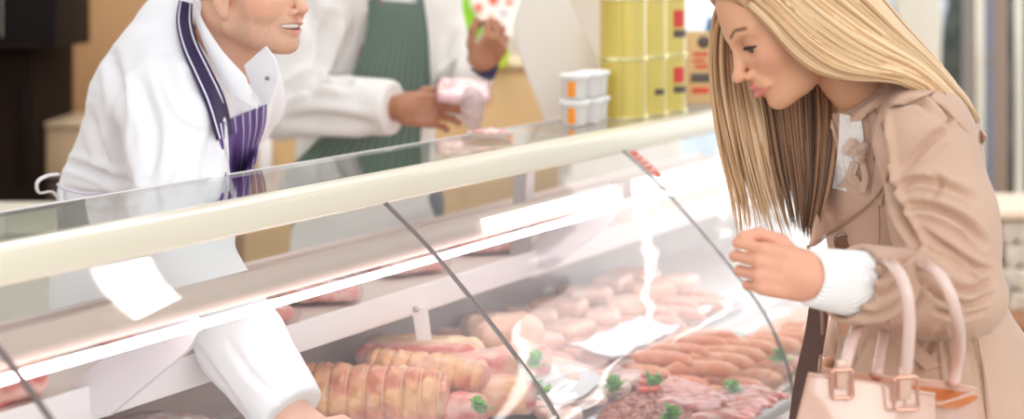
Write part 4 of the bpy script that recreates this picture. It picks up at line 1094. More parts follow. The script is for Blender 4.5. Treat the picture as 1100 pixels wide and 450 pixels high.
# trousers and shoes
brown = mat('dark_brown_cloth', (.13,.07,.055), .7, bump=(60,.3,(1,1,1)))
def wtr(p):
    d = None
    for dy in (-.09, .09):
        hp = P(985,425,2.9)+[0,dy,0]; kn = np.array([hp[0]-.01, hp[1], .48]); an = np.array([hp[0]+.05, hp[1], .12])
        e = smin(cap(p, hp, kn, .10, .066), cap(p, kn, an, .066, .052), .02); d = e if d is None else smin(d, e, .02)
    return smax(d, .09-p[:, 2], .005)
v, q = mesh_sdf(wtr, (.35,2.6,.05), (1.0,3.2,1.1), .009); mesh_obj('trousers', v, q, brown, woman)
for dy in (-.09, .09):
    an = P(992,430,2.9); an = np.array([an[0]+.04, an[1]+dy, .06])
    v, q = mesh_sdf(lambda p: smax(smin(cap(p, an+[.02,0,.0], an+[-.13,0,-.03], .045, .034), cap(p, an, an+[.01,0,.06], .04, .042), .02), .004-p[:, 2], .004), an-[.22,.08,.08], an+[.12,.08,.14], .006)
    mesh_obj('shoe', v, q, brown, woman)
# white knitted top: neck panel and the ribbed cuff
knit = mat('white_knit', (.90,.88,.86), .8, bump=(45,.35,(1,1,1)))
def wtop(p): 
    d = cap(p, P(962,172,2.87), P(972,330,2.88), .105, .10); d = smin(d, cap(p, sh*.6+sh_r*.4, sh_r*.6+sh*.4, .056), .05)
    return smax(d, -cap(p, nk0, nk1+[0,0,.0], .056, .058), .006)
v, q = mesh_sdf(wtop, (.35,2.55,1.0), (.95,3.2,1.5), .005); mesh_obj('top', v, q, knit, woman)
fa = nrm(wr-elb); c0 = wr+fa*.004-0*fa; c1 = wr-fa*.085
def cuff(p):
    d = cap(p, c0-fa*.0, c1, .0385, .046); s = (p-c0.astype(np.float32))@fa.astype(np.float32)
    d = smax(d, s-.002, .008); ang = np.arctan2((p-c0)[:, 2]*1.0, -(p-c0)[:, 1]); 
    return smax(d+.0012*np.sin(ang*34).astype(np.float32), -cap(p, wr+fa*.1, c1, .030), .003)
lo, hi = ball_bounds([c0, c1], .06); v, q = mesh_sdf(cuff, lo, hi, .0016); mesh_obj('knit_cuff', v, q, knit, woman)
# coat
coat_m = mat('beige_cotton', (.59,.385,.275), .75, sheen=.15, bump=(220,.12,(1,1,1)), noise=(5,(.63,.425,.31),(1,1,1),.3,.7))
def coat(p):
    d = cap(p, P(962,160,2.87), P(984,318,2.88), .133, .118)                 # torso
    d = smin(d, cap(p, P(965,130,2.82), P(955,140,2.98), .085, .08), .05)
    q = p.copy(); q[:, 1] = (q[:, 1]-2.88)*.86+2.88
    d = smin(d, cap(q, P(990,330,2.88), P(1012,450,2.88), .118, .165), .04)     # skirt
    d = smin(d, cap(q, P(1012,450,2.88), [P(1024,500,2.88)[0],2.88,.62], .165, .20), .05)
    d = smax(d, .52-p[:, 2], .02)
    # waist pulled in by the belt
    s = smin(cap(p, sh, sh+(elb-sh)*.55, .074, .070), cap(p, sh+(elb-sh)*.55, elb+[.002,0,.014], .070, .060), .04)
    s = smin(s, cap(p, elb+[0,0,.004], c1+fa*.02, .060, .056), .014)
    d = smin(d, s, .012)
    r = smin(cap(p, sh_r, elb_r, .068, .06), cap(p, elb_r, wr_r, .06, .05), .02)
    return smin(d, r, .02)
def coat_shell(p):
    d = coat(p)
    d = smax(d, -cap(p, nk0+(nk0-nk1)*.4, nk1+(nk1-nk0)*.35, .060, .066), .008)              # neck opening
    d = smax(d, np.where(np.linalg.norm(p-(c1+fa*.04).astype(np.float32), axis=1) < .085, (p-(c1+fa*.016).astype(np.float32))@nrm(fa+np.array([0,0,.25])).astype(np.float32), -1), .003)
    d = smax(d, -cap(p, wr+fa*.1, c1+fa*.004, .048, .048), .003)
    # front opening towards the counter
    return d
cf = [  # creases: polyline as seen, width px, depth m
 ([(945,118),(950,165),(962,215),(985,262)], 4.5, .010), ([(958,205),(985,193),(1020,200),(1050,215)], 4, .0045), ([(968,222),(1000,222),(1035,238),(1058,262)], 4.5, .006),
 ([(972,180),(1000,150),(1018,140)], 5, .004), ([(990,248),(1020,268),(1045,285),(1064,292)], 4, .005), ([(1000,215),(1012,196),(1000,186)], 3.5, .003),
 ([(1066,300),(1040,312),(1010,300),(992,286)], 4, .0055), ([(1062,318),(1035,328),(1008,318),(988,300)], 4, .006), ([(1056,334),(1030,338),(1005,333)], 3.5, .004),
 ([(1010,272),(1030,282),(1050,300)], 3.2, .004), ([(985,266),(970,280),(955,285),(930,276)], 3.5, .005), ([(905,325),(930,322),(962,305),(975,285)], 4, .006),
 ([(918,338),(948,335),(975,318)], 3.5, .005), ([(915,300),(935,300),(958,290)], 3.5, .004), ([(975,345),(990,315),(988,295)], 3.5, .005),
 ([(985,400),(1000,370),(1012,352)], 4, .003), ([(1012,352),(1020,400),(1030,450)], 3, .003), ([(1040,352),(1052,395),(1060,450)], 2.2, .0035),
 ([(893,350),(905,380),(912,410)], 4, .004), ([(925,352),(918,380),(925,410)], 4, .005), ([(1000,120),(985,108),(960,112)], 4, .003), ([(1008,108),(1020,125),(1018,134)], 3, .004),
]
coat_o, (cv, cq) = clothes('trench_coat', coat_shell, (.35,2.38,.45), (1.15,3.35,1.55), .0042, coat_m, woman, cf, amp=.0022, seed=4, freq=12)
ct = bvh_np(cv, cq)
piping = mat('coat_seam', (.44,.29,.20), .8)
def seamline(pts, r, m, parent, tree, zf, off=.0006, n=5):
    pl = smooth_line(pts, n); out = []
    for x, y in pl:
        h, _ = hit(tree, x, y, zf); out.append(h+nrm(h-np.array([0,0,CAMH]))*-off)
    out = np.array(out)
    for _ in range(2): out[1:-1, :] = (out[:-2]+2*out[1:-1]+out[2:])/4
    return tube('seam', out, r, m, parent, seg=6)
# collar and lapel
col_l = drape('collar', ct, [(934,84),(958,80),(985,84),(1006,97)], [(917,122),(926,124),(944,116),(972,112)], 22, 12, .012, .0028, coat_m, woman, 2.72, 6, .010)
drape('collar', ct, [(934,82),(925,98),(915,122),(913,130)], [(972,84),(962,96),(944,112),(926,128)], 18, 12, .014, .0028, coat_m, woman, 2.72, 5, .008)
drape('lapel', ct, [(893,128),(888,170),(882,215),(869,263)], [(912,196),(932,205),(936,216),(872,263)], 26, 14, .006, .0026, coat_m, woman, 2.75, 8, .004)
drape('lapel', ct, [(932,120),(938,150),(940,180),(934,214)], [(944,112),(952,150),(954,185),(946,222)], 26, 8, .004, .0026, coat_m, woman, 2.72, 6, .005)
seamline([(938,114),(952,150),(954,188),(938,215),(905,243),(870,264)], .0016, piping, woman, ct, 2.75, .004)
seamline([(943,205),(945,240),(944,262)], .0007, piping, woman, ct, 2.72); seamline([(1048,352),(1056,400),(1060,450)], .0009, piping, woman, ct, 2.72); seamline([(1008,352),(1010,400),(1016,450)], .0007, piping, woman, ct, 2.72)
seamline([(962,112),(975,104),(1002,97)], .0012, piping, woman, ct, 2.65, .001); seamline([(1014,100),(1019,108),(1016,116)], .0018, piping, woman, ct, 2.65, .001)
seamline([(972,112),(950,113),(932,122),(914,125)], .0011, piping, woman, ct, 2.75, .015)
seamline([(906,236),(878,262),(868,264)], .0012, piping, woman, ct, 2.75, .004)
# white knit panel and lace at the neck
lace = mat('lace', (.88,.84,.80), .7, bump=(160,.8,(1,1,1)))
drape('top', ct, [(902,122),(900,160),(894,202)], [(925,126),(927,160),(911,206)], 18, 8, .008, .003, lace, woman, 2.78, 5, .004).name = 'lace_neckline'
# shoulder yoke flap at the back
drape('shoulder_flap', ct, [(1006,96),(1030,112),(1048,130),(1058,146)], [(1000,104),(1020,122),(1040,142),(1056,156)], 20, 6, .005, .003, coat_m, woman, 2.7, 4, .004)
# rosette brooch with ribbons
ros = P(918, 161, 2.68); hp_, _ = hit(ct, 918, 161, 2.70); ros = hp_-[0,.016,0]
rs_m = mat('rosette_cotton', (.62,.46,.36), .75)
for k, (dx, dz, r) in enumerate(((0,0,.012),(-.012,.002,.009),(.011,.004,.009),(.004,-.010,.009),(-.006,.010,.008))):
    pts = [ros+np.array([dx+r*(1-i/22)*math.cos(i*.9), -.006*(i/22), dz+r*(1-i/22)*math.sin(i*.9)]) for i in range(22)]
    tube('rosette_petal', pts, .0026, rs_m, woman, seg=6)
for a in (([(914,170),(908,188),(899,200)],),([(922,172),(926,190),(922,206)],)):
    drape('rosette_ribbon', ct, a[0], [(x+7, y+2) for x, y in a[0]], 12, 5, .010, .0016, rs_m, woman, 2.72, 3, .002)
Gk = ruled_([P(870,322,2.88),P(864,360,2.88),P(854,405,2.88),P(846,460,2.88)], [P(892,322,2.86),P(886,360,2.86),P(878,405,2.86),P(872,460,2.86)])
shell('coat_lining', Gk, .003, brown, woman, nrmal=(0,-1,0))
# button
btn = mat('brown_button', (.20,.10,.06), .3, coat=.4); bh, _ = hit(ct, 904, 259, 2.66); bh = bh-[0,.006,0]
bm = bmesh.new()
prof = [(0,0),(.0135,0),(.0145,.002),(.0140,.005),(.0110,.0055),(.0095,.0035),(0,.0035)]
rows = []
for r, z in prof:
    rows.append([bm.verts.new(bh+np.array([r*math.cos(a), -.004-z, r*math.sin(a)])) for a in np.linspace(0, 6.283, 24, endpoint=False)] if r > 0 else [bm.verts.new(bh+np.array([0,-.004-z,0]))])
for a, b in zip(rows, rows[1:]):
    for k in range(24):
        q_ = list(dict.fromkeys([a[k % len(a)], a[(k+1) % len(a)], b[(k+1) % len(b)], b[k % len(b)]]))
        if len(q_) > 2: bm.faces.new(q_)
from_bm('button', bm, btn, woman, True)
# belt bow at the waist behind the bag
drape('belt_bow', ct, [(946,352),(968,372),(995,398)], [(956,345),(982,366),(1010,392)], 14, 8, .016, .003, coat_m, woman, 2.7, 4, .004)
drape('belt_bow', ct, [(938,350),(930,372),(915,398)], [(950,352),(944,376),(934,402)], 14, 8, .016, .003, coat_m, woman, 2.7, 4, .005)
drape('belt', ct, [(985,352),(1010,350),(1040,348),(1062,342)], [(985,368),(1010,366),(1042,364),(1066,358)], 18, 6, .004, .003, coat_m, woman, 2.7, 3)
# front lining edge, dark brown, below the cuff
seamline([(868,264),(878,300),(884,350),(880,400)], .0030, piping, woman, ct, 2.80, .002)

# ---------------------------------------------------------------- hair of the customer
def hair_mat(name, c1, c2):
    m = bpy.data.materials.new(name); m.use_nodes = True; nt = m.node_tree; b = nt.nodes['Principled BSDF']
    a = nt.nodes.new('ShaderNodeAttribute'); a.attribute_name = 'Col'; nt.links.new(a.outputs['Color'], b.inputs['Base Color'])
    b.inputs['Roughness'].default_value = .42; b.inputs['Specular IOR Level'].default_value = .45; b.inputs['Sheen Weight'].default_value = .1; return m
blond = hair_mat('blonde_hair', 0, 0)
def lock_mesh(guides, count, seed, rad, cA, cB, wob=.004, seg=5, flat=.6, npt=26, dark=None, endr=.25, cutlo=.86):
    """guides: list of control polylines (same length) laid side by side; locks run between neighbouring guides"""
    g = random.Random(seed); G = [resample(np.array(x), npt) for x in guides]; V, Fc, K, o = [], [], [], 0
    for k in range(count):
        u = (k+g.random())/count*(len(G)-1); i = min(int(u), len(G)-2); w = u-i; pl = G[i]*(1-w)+G[i+1]*w
        ph = g.uniform(0, 6.28); f1 = g.uniform(.6, 1.6); s = np.linspace(0, 1, npt); off = rnd_dir = nrm([g.gauss(0,1), g.gauss(0,1), g.gauss(0,1)])
        pl = pl+off*(wob*g.uniform(.2,1)*np.sin(ph+f1*s*4)*np.minimum(1, s*3+.25))[:, None]+np.array([g.gauss(0,1), g.gauss(0,1)*1.4, g.gauss(0,1)])*wob*.55
        cut = g.uniform(cutlo, 1) ; m_ = max(8, int(npt*cut)); pl = pl[:m_]; r = rad*g.uniform(.55,1.25)
        rs = r*np.interp(np.linspace(0,1,m_), [0,.1,.6,.9,1], [.55,1,1,.6 if endr > .15 else .35,endr])
        v, f = tube_mesh(pl, rs, seg, flat=flat); f = clean(f)
        t = g.random(); c = np.array(cA)*(1-t)+np.array(cB)*t; c = c*g.uniform(.86,1.1)
        V.append(v); Fc += [tuple(x+o for x in q_) for q_ in f]; o += len(v)
        ss = np.r_[np.repeat(np.linspace(0,1,m_), seg), 0, 1]
        cc = np.tile(c, (len(v), 1))
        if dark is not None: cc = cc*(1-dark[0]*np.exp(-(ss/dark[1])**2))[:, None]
        K.append(cc)
    return np.vstack(V), Fc, np.clip(np.vstack(K), 0, 1)
BA, BB = (.50,.26,.10), (.90,.66,.40); BD = (.50,.30,.14)
def hp(x, y, z): return P(x, y, z)
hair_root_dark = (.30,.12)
# near side: sweeps from the parting over ear and shoulder to the back
near = [
 [hp(790,-8,2.78),hp(806,8,2.735),hp(826,26,2.705),hp(848,52,2.695),hp(872,72,2.69),hp(905,82,2.68),hp(940,82,2.665),hp(966,84,2.655),hp(996,98,2.655)],
 [hp(798,-20,2.77),hp(830,6,2.71),hp(862,38,2.685),hp(892,60,2.68),hp(925,74,2.665),hp(960,78,2.655),hp(990,88,2.655),hp(1015,108,2.665),hp(1036,128,2.685)],
 [hp(806,-34,2.77),hp(842,-14,2.71),hp(880,18,2.68),hp(914,42,2.67),hp(948,60,2.66),hp(980,75,2.66),hp(1008,96,2.665),hp(1032,120,2.69),hp(1048,138,2.72)],
 [hp(812,-50,2.79),hp(856,-36,2.72),hp(896,-6,2.69),hp(930,22,2.68),hp(960,46,2.68),hp(988,66,2.69),hp(1014,90,2.70),hp(1036,114,2.73),hp(1054,140,2.76)],
 [hp(816,-62,2.81),hp(868,-58,2.75),hp(912,-28,2.72),hp(944,6,2.72),hp(970,36,2.72),hp(994,60,2.73),hp(1016,84,2.75),hp(1036,108,2.78),hp(1056,142,2.80)],
 [hp(818,-66,2.84),hp(872,-68,2.83),hp(914,-40,2.82),hp(942,-4,2.82),hp(966,26,2.82),hp(990,52,2.83),hp(1012,76,2.84),hp(1032,102,2.86),hp(1050,142,2.87)],
]
def scalp(p):
    q = hl(p); a = q.copy(); a[:, 1] = np.abs(a[:, 1])
    d = ell(a, (-.010,0,.030), (.104,.080,.095)); d = smax(d, -ell(a, (.104,0,-.004), (.064,.10,.090)), .006); d = smax(d, -ell(a, (.03,.07,-.06), (.06,.05,.07)), .006)
    return (d+.0015+.0012*np.sin(a[:, 1]*700+q[:, 0]*60).astype(np.float32))*HS
v, q = mesh_sdf(scalp, HC-.16, HC+.16, .0035); mesh_obj('hair', v, q, blond, woman, cols=mixc((.34,.18,.08), (.62,.38,.19), .5+.5*np.sin(hl(v.astype(np.float32))[:, 1]*500)))
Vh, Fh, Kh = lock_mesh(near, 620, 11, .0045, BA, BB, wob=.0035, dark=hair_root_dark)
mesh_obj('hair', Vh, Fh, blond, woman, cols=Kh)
# far side of the head, crown to back
farside = [
 [hp(818,-66,2.84),hp(872,-68,2.84),hp(914,-40,2.84),hp(942,-4,2.84),hp(966,26,2.85),hp(992,60,2.86),hp(1030,110,2.90)],
 [hp(812,-60,2.87),hp(862,-60,2.90),hp(905,-34,2.92),hp(938,0,2.92),hp(962,30,2.92),hp(988,64,2.93),hp(1020,112,2.96)],
 [hp(806,-40,2.885),hp(850,-38,2.925),hp(890,-8,2.935),hp(920,30,2.93),hp(940,66,2.94),hp(960,90,2.96),hp(985,118,2.99)],
]
Vh, Fh, Kh = lock_mesh(farside, 120, 12, .0080, BA, BB, wob=.004)
mesh_obj('hair', Vh, Fh, blond, woman, cols=Kh)
# curtain hanging on the far side of the face, down over the counter edge
curt = [
 [hp(797,-12,2.79),hp(782,2,2.82),hp(771,30,2.85),hp(768,70,2.86),hp(772,120,2.86),hp(781,170,2.86),hp(792,215,2.85),hp(797,272,2.85)],
 [hp(796,-18,2.80),hp(784,-4,2.84),hp(775,30,2.87),hp(776,80,2.88),hp(784,130,2.88),hp(795,180,2.88),hp(806,225,2.87),hp(810,268,2.86)],
 [hp(797,-24,2.81),hp(788,-8,2.855),hp(785,40,2.885),hp(790,90,2.89),hp(800,140,2.89),hp(812,190,2.88),hp(822,230,2.88),hp(832,270,2.87)],
 [hp(800,-28,2.82),hp(796,-6,2.865),hp(800,50,2.895),hp(808,100,2.895),hp(818,150,2.89),hp(828,195,2.885),hp(838,232,2.88),hp(852,270,2.87)],
 [hp(804,-32,2.84),hp(808,0,2.88),hp(814,60,2.90),hp(821,110,2.90),hp(829,155,2.895),hp(838,195,2.885),hp(844,232,2.88),hp(852,254,2.875)],
]
Vh, Fh, Kh = lock_mesh(curt, 260, 13, .0042, (.46,.24,.10), (.88,.64,.40), wob=.0065, endr=.05, cutlo=.66)
mesh_obj('hair', Vh, Fh, blond, woman, cols=Kh)
# darker inner hair under the chin and behind it
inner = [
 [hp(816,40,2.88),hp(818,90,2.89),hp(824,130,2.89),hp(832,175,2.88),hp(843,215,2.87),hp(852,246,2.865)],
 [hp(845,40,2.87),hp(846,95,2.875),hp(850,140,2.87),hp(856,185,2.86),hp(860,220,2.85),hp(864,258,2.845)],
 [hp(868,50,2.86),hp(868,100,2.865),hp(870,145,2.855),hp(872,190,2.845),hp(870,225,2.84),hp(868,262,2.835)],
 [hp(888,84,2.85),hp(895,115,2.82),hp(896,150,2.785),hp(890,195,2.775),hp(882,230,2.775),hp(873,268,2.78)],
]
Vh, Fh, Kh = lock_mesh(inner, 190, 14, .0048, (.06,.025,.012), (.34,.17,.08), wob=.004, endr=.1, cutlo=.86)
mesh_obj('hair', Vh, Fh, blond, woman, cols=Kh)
front = [
 [hp(866,92,2.89),hp(880,124,2.85),hp(889,155,2.79),hp(884,190,2.77),hp(876,230,2.77),hp(871,258,2.775)],
 [hp(876,96,2.88),hp(893,128,2.83),hp(897,155,2.77),hp(893,190,2.76),hp(884,225,2.76),hp(874,256,2.77)],
]

light = [[hp(846,112,2.84),hp(851,130,2.83),hp(847,155,2.83),hp(839,180,2.84),hp(830,205,2.85)],[hp(851,112,2.84),hp(856,132,2.83),hp(851,158,2.83),hp(842,184,2.84),hp(832,210,2.85)]]

# ---------------------------------------------------------------- handbag on her forearm
bagm = mat('pink_patent_leather', (.66,.40,.30), .14, coat=.9, spec=.6, noise=(3,(.70,.45,.34),(1,1,1),.3,.7)); gold = mat('rose_gold', (.80,.45,.34), .2, metal=.9)
hand_m = mat('pale_pink_handle', (.80,.58,.50), .2, coat=.6); linm = mat('copper_lining', (.75,.25,.08), .3, metal=.3)
bag = thing('handbag', 'pale pink patent handbag hanging from the woman\'s forearm', 'handbag', P(950,470,2.62))
zb = 2.50; zbk = 2.60
A = [P(868,402,zb),P(985,418,zb+.01),P(1000,425,zb+.02)]
bm = bmesh.new()
front_px = [(868,402),(930,411),(986,421),(1004,424)]; low_px = [(838,520),(915,545),(985,560),(1012,563)]
back_px = [(884,397),(950,405),(1015,411),(1050,419)]; lowb_px = [(870,500),(950,520),(1030,530),(1066,536)]
fr_t = resample(np.array([P(x,y,zb) for x,y in front_px]), 20); fr_b = resample(np.array([P(x,y,zb-.01) for x,y in low_px]), 20)
bk_t = resample(np.array([P(x,y,zbk) for x,y in back_px]), 20); bk_b = resample(np.array([P(x,y,zbk+.01) for x,y in lowb_px]), 20)
def ruled(A, B, n): return np.array([[a*(1-w)+b*w for w in np.linspace(0,1,n)] for a, b in zip(A, B)])
Gf = ruled(fr_t, fr_b, 14)
for i in range(20):
    for j in range(14): Gf[i,j,1] -= .018*math.sin(math.pi*i/19)*math.sin(math.pi*min(1,(j+1)/14))
shell('front_panel', Gf, .004, bagm, bag, nrmal=(0,-1,0))
shell('back_panel', ruled(bk_t, bk_b, 14), .004, bagm, bag, nrmal=(0,1,0))
def gusset(a0, b0, a1, b1, n, s):
    G = ruled([a0*(1-w)+b0*w for w in np.linspace(0,1,14)], [a1*(1-w)+b1*w for w in np.linspace(0,1,14)], 10)
    for i in range(14):
        for j in range(10): G[i,j,0] -= s*.02*math.sin(math.pi*i/13)*(1-j/12); G[i,j,2] -= .012*math.sin(math.pi*i/13)*(1-j/9)
    shell('side_panel', G, .003, bagm, bag, nrmal=n)
gusset(fr_t[-1], bk_t[-1], fr_b[-1], bk_b[-1], (1,0,0), 1); gusset(fr_t[0], bk_t[0], fr_b[0], bk_b[0], (-1,0,0), -1)
shell('bottom_panel', ruled(fr_b, bk_b, 6), .004, bagm, bag, nrmal=(0,0,-1))
lin_t = [p+np.array([0,.006,-.012]) for p in fr_t]; lin_b = [p+np.array([0,-.006,-.008]) for p in bk_t]
Gl = ruled(lin_t, lin_b, 8)
for i in range(20):
    for j in range(8): Gl[i,j,2] -= .010*math.sin(math.pi*j/7)
shell('lining', Gl, .002, linm, bag, nrmal=(0,0,1))
tube('top_piping', fr_t+[0,-.002,.001], .0024, bagm, bag, seg=8); tube('top_piping', bk_t+[0,.0,.001], .0022, bagm, bag, seg=8)
def handle(pts, r=.0085):
    pl = resample(np.array(pts), 60); return tube('handle', pl, r, hand_m, bag, seg=14)
h1 = [P(905,408,zb-.012),P(908,392,zb-.006),P(915,368,2.53),P(926,340,2.60),P(938,305,2.64),P(950,283,2.55),P(962,288,2.47),P(973,310,2.44),P(977,345,2.445),P(975,380,2.465),P(972,412,zb-.014)]
h2 = [P(942,404,zbk-.01),P(946,378,2.63),P(953,345,2.68),P(964,300,2.67),P(984,284,2.58),P(1003,290,2.49),P(1018,310,2.465),P(1028,340,2.48),P(1031,368,2.54),P(1028,392,2.58),P(1024,414,zbk-.01)]
handle(h1); handle(h2)
def buckle(c, w, h, nrm_y=-1):
    pts = [c+np.array([dx*w/2, -.006, dz*h/2]) for dx, dz in ((-1,1),(-.98,0),(-1,-1),(0,-1.02),(1,-1),(.98,0),(1,1),(0,1.0),(-1,1))]
    tube('buckle', resample(np.array(pts), 40, 3), .0028, gold, bag, seg=8)
    c2 = c+np.array([0,-.002,.012]); box('handle_tab', c2, (w*.55,.006,h*1.05), bagm, bag, None, .002)
buckle(P(904,411,zb-.016), .026, .036); buckle(P(972,421,zb-.024), .030, .042)
for x, y in ((897,428),(913,430)): pass

# ---------------------------------------------------------------- butcher leaning into the counter
MS = 1.07; MC = P(271,-12,3.36); MR = frame((.84,-.52,.02), (.06,0,1))
mf, ml = head_field(MC, MR, MS, male=True, smile=True)
man = thing('person', 'smiling butcher in white coat and purple striped apron leaning into the counter', 'person', (P(150,300,3.6)[0], 3.62, .0))
mn0 = MC+MR@(np.array([-.035,0,-.045])*MS); mn1 = P(232,82,3.46)
msh = P(176,108,3.30); mel = P(210,292,3.03); mwr = P(316,452,2.88)
msh_l = P(262,110,3.72); mel_l = L(.36,-.66,1.16); mwr_l = L(.42,-.70,.95)
mdir = nrm(mwr-mel)
m_hf, MF, MT = hand_field(mwr+mdir*.005, nrm(mdir+[.15,0,-.1]), (.75,.2,.55), ((.5,.6,.4),(.55,.65,.4),(.6,.7,.4),(.65,.7,.4)), 1.02, .08)((-.3,-.7,.4))
mh2, _, _ = hand_field(mwr_l, (.1,-.1,-1), (.5,-.8,0), ((.3,.4,.3),)*4, 1.02)((0,-.6,.6))
def mskin(p):
    d = mf(p); d = smin(d, cap(p, mn0, mn1, .060, .066), .025); return smin(d, cap(p, mn1, mn1+[-.03,.03,-.10], .07, .10), .03)
lo, hi = ball_bounds([MC, mn1], .15); v1, q1 = mesh_sdf(mskin, lo, hi, .0022)
dkh = (.10,.055,.035)
def man_hair(q, a):
    w = np.clip((a[:, 1]-.058)/.006, 0, 1)*np.clip((q[:, 2]+.022)/.01, 0, 1)*np.clip((.028-q[:, 0])/.008, 0, 1)*np.clip((q[:, 0]-.008)/.004, 0, 1)
    return dkh, w*.9
k1 = head_color(ml, (.78,.46,.32), (.72,.30,.26), dkh, stubble=(.42,.26,.18), hairc=man_hair, blush=(.82,.34,.22), smile=True)(v1)
lo, hi = ball_bounds([mwr, mwr+mdir*.2, mel], .07)
mfa = lambda p: smin(m_hf(p), cap(p, mwr, mel, .031, .042), .015)
v2, q2 = mesh_sdf(mfa, lo, hi, .0026); k2 = np.tile(np.array((.80,.46,.34)), (len(v2), 1))
hipm = P(150,300,3.64)
def mbody(p):
    d = cap(p, P(205,130,3.54), hipm, .11, .11); d = smin(d, cap(p, msh, msh_l, .065), .06)
    for dy in (-.10, .10):
        h_ = np.array([hipm[0]+.0, hipm[1]+dy, .98]); k_ = np.array([h_[0]+.03, h_[1], .52]); a_ = np.array([h_[0], h_[1], .10])
        d = smin(d, cap(p, h_, k_, .09, .06), .04); d = smin(d, cap(p, k_, a_, .06, .042), .02); d = smin(d, cap(p, a_, a_+[.14,-.0,-.05], .04, .032), .02)
    d = smin(d, cap(p, msh, mel, .055, .045), .02); d = smin(d, cap(p, msh_l, mel_l, .055, .045), .02); return smin(d, cap(p, mel_l, mwr_l, .045, .031), .02)
v3, q3 = mesh_sdf(mbody, (-1.3,2.9,0), (.2,4.1,1.7), .010); k3 = np.tile(np.array((.78,.46,.34)), (len(v3), 1))
v4, q4 = mesh_sdf(mh2, mwr_l-.2, mwr_l+.2, .003); k4 = np.tile(np.array((.78,.46,.34)), (len(v4), 1))
V, Q, K = join_meshes([(v1,q1,k1),(v2,q2,k2),(v3,q3,k3),(v4,q4,k4)])
mesh_obj('body', V, Q, skin_m, man, cols=K)
eyes(MC, MR, MS, man, (1,.2,-.3))
tt = lambda p: smax(np.abs(ell(ml(p), (.058,0,-.0625), (.0335,.028,.0075)))-.0012, -(ml(p)[:, 0]-.052), .001)
lo, hi = ball_bounds([MC+MR@(np.array([.075,0,-.062])*MS)], .05); v, q = mesh_sdf(tt, lo, hi, .0015); mesh_obj('teeth', v, q, teeth_m, man)
# short dark hair
brh = hair_mat('dark_brown_hair', 0, 0)
def mhair(p):
    q = ml(p); a = q.copy(); a[:, 1] = np.abs(a[:, 1])
    d = ell(a, (-.014,0,.034), (.102,.080,.094)); d = smax(d, -(a[:, 2]+.030+ (a[:, 0]+.03)*.0), .006)
    d = smax(d, -(ell(a, (.085,0,-.03), (.075,.09,.085))), .008); d = smax(d, -ell(a, (.0,.088,-.02), (.026,.03,.036)), .006)
    return d*MS+.0022*hashn(p, 70, 9)
lo, hi = ball_bounds([MC], .15); v, q = mesh_sdf(mhair, lo, hi, .003); mesh_obj('hair', v, q, brh, man, cols=mixc(dkh, (.20,.12,.07), hashn(v.astype(np.float32), 90, 2)+.4))
# white coat
wc = mat('white_coat_cotton', (.87,.86,.88), .75, sheen=.15, bump=(180,.10,(1,1,1)))
def mcoat(p):
    q = p.copy()
    d = cap(p, P(196,118,3.50), P(150,215,3.58), .158, .152)
    d = smin(d, cap(p, P(152,215,3.58), hipm, .146, .155), .03)
    d = smin(d, cap(p, P(190,84,3.42), P(250,92,3.66), .105, .095), .07)
    d = smin(d, cap(p, P(192,30,3.50), P(178,105,3.50), .075, .13), .06)
    d = smin(d, smin(cap(p, hipm+[0,-.05,0], hipm-[.0,.06,.32], .15, .17), cap(p, hipm+[0,.05,0], hipm-[.0,-.06,.32], .15, .17), .05), .05)
    d = smax(d, .72-p[:, 2], .02)
    s = smin(cap(p, P(182,120,3.30), P(198,225,3.11), .098, .078), cap(p, P(198,225,3.11), mel, .078, .066), .04)
    d = smin(d, s, .05)
    s = smin(cap(p, mel, mel+(mwr-mel)*.5, .070, .068), cap(p, mel+(mwr-mel)*.5, mwr+mdir*.01, .068, .056), .02); d = smin(d, s, .012)
    l = smin(cap(p, msh_l, mel_l, .08, .065), cap(p, mel_l, mwr_l, .065, .05), .02); return smin(d, l, .03)
def mcoat2(p):
    d = mcoat(p); d = smax(d, -cap(p, mn0+(mn0-mn1)*.4, mn1+(mn1-mn0)*.08, .070, .066), .008)
    s = (p-(mwr-mdir*.012).astype(np.float32))@mdir.astype(np.float32)
    near = np.linalg.norm(p-(mwr).astype(np.float32), axis=1)-.13
    d = smax(d, -smax(-s, near, .002), .003) 
    return d
mfl = [([(120,60),(130,110),(128,160),(140,205)], 7, .007), ([(150,90),(165,140),(160,190)], 8, .005), ([(235,130),(228,160),(215,200)], 8, .007), ([(175,60),(190,110),(228,140)], 9, .005),
 ([(72,175),(105,185),(140,200)], 5, .006), ([(75,205),(110,212),(150,210)], 5, .005), ([(95,120),(110,160),(120,185)], 6, .004), ([(205,180),(195,205),(170,225)], 6, .005),
 ([(200,358),(235,405),(265,448)], 3, .0010), ([(245,365),(268,400),(300,430)], 5, .0012)]
man_coat, (mv, mq) = clothes('white_coat', mcoat2, (-1.35,2.75,.65), (.25,4.05,1.75), .0055, wc, man, mfl, amp=.003, seed=9, freq=10)
mt = bvh_np(mv, mq)
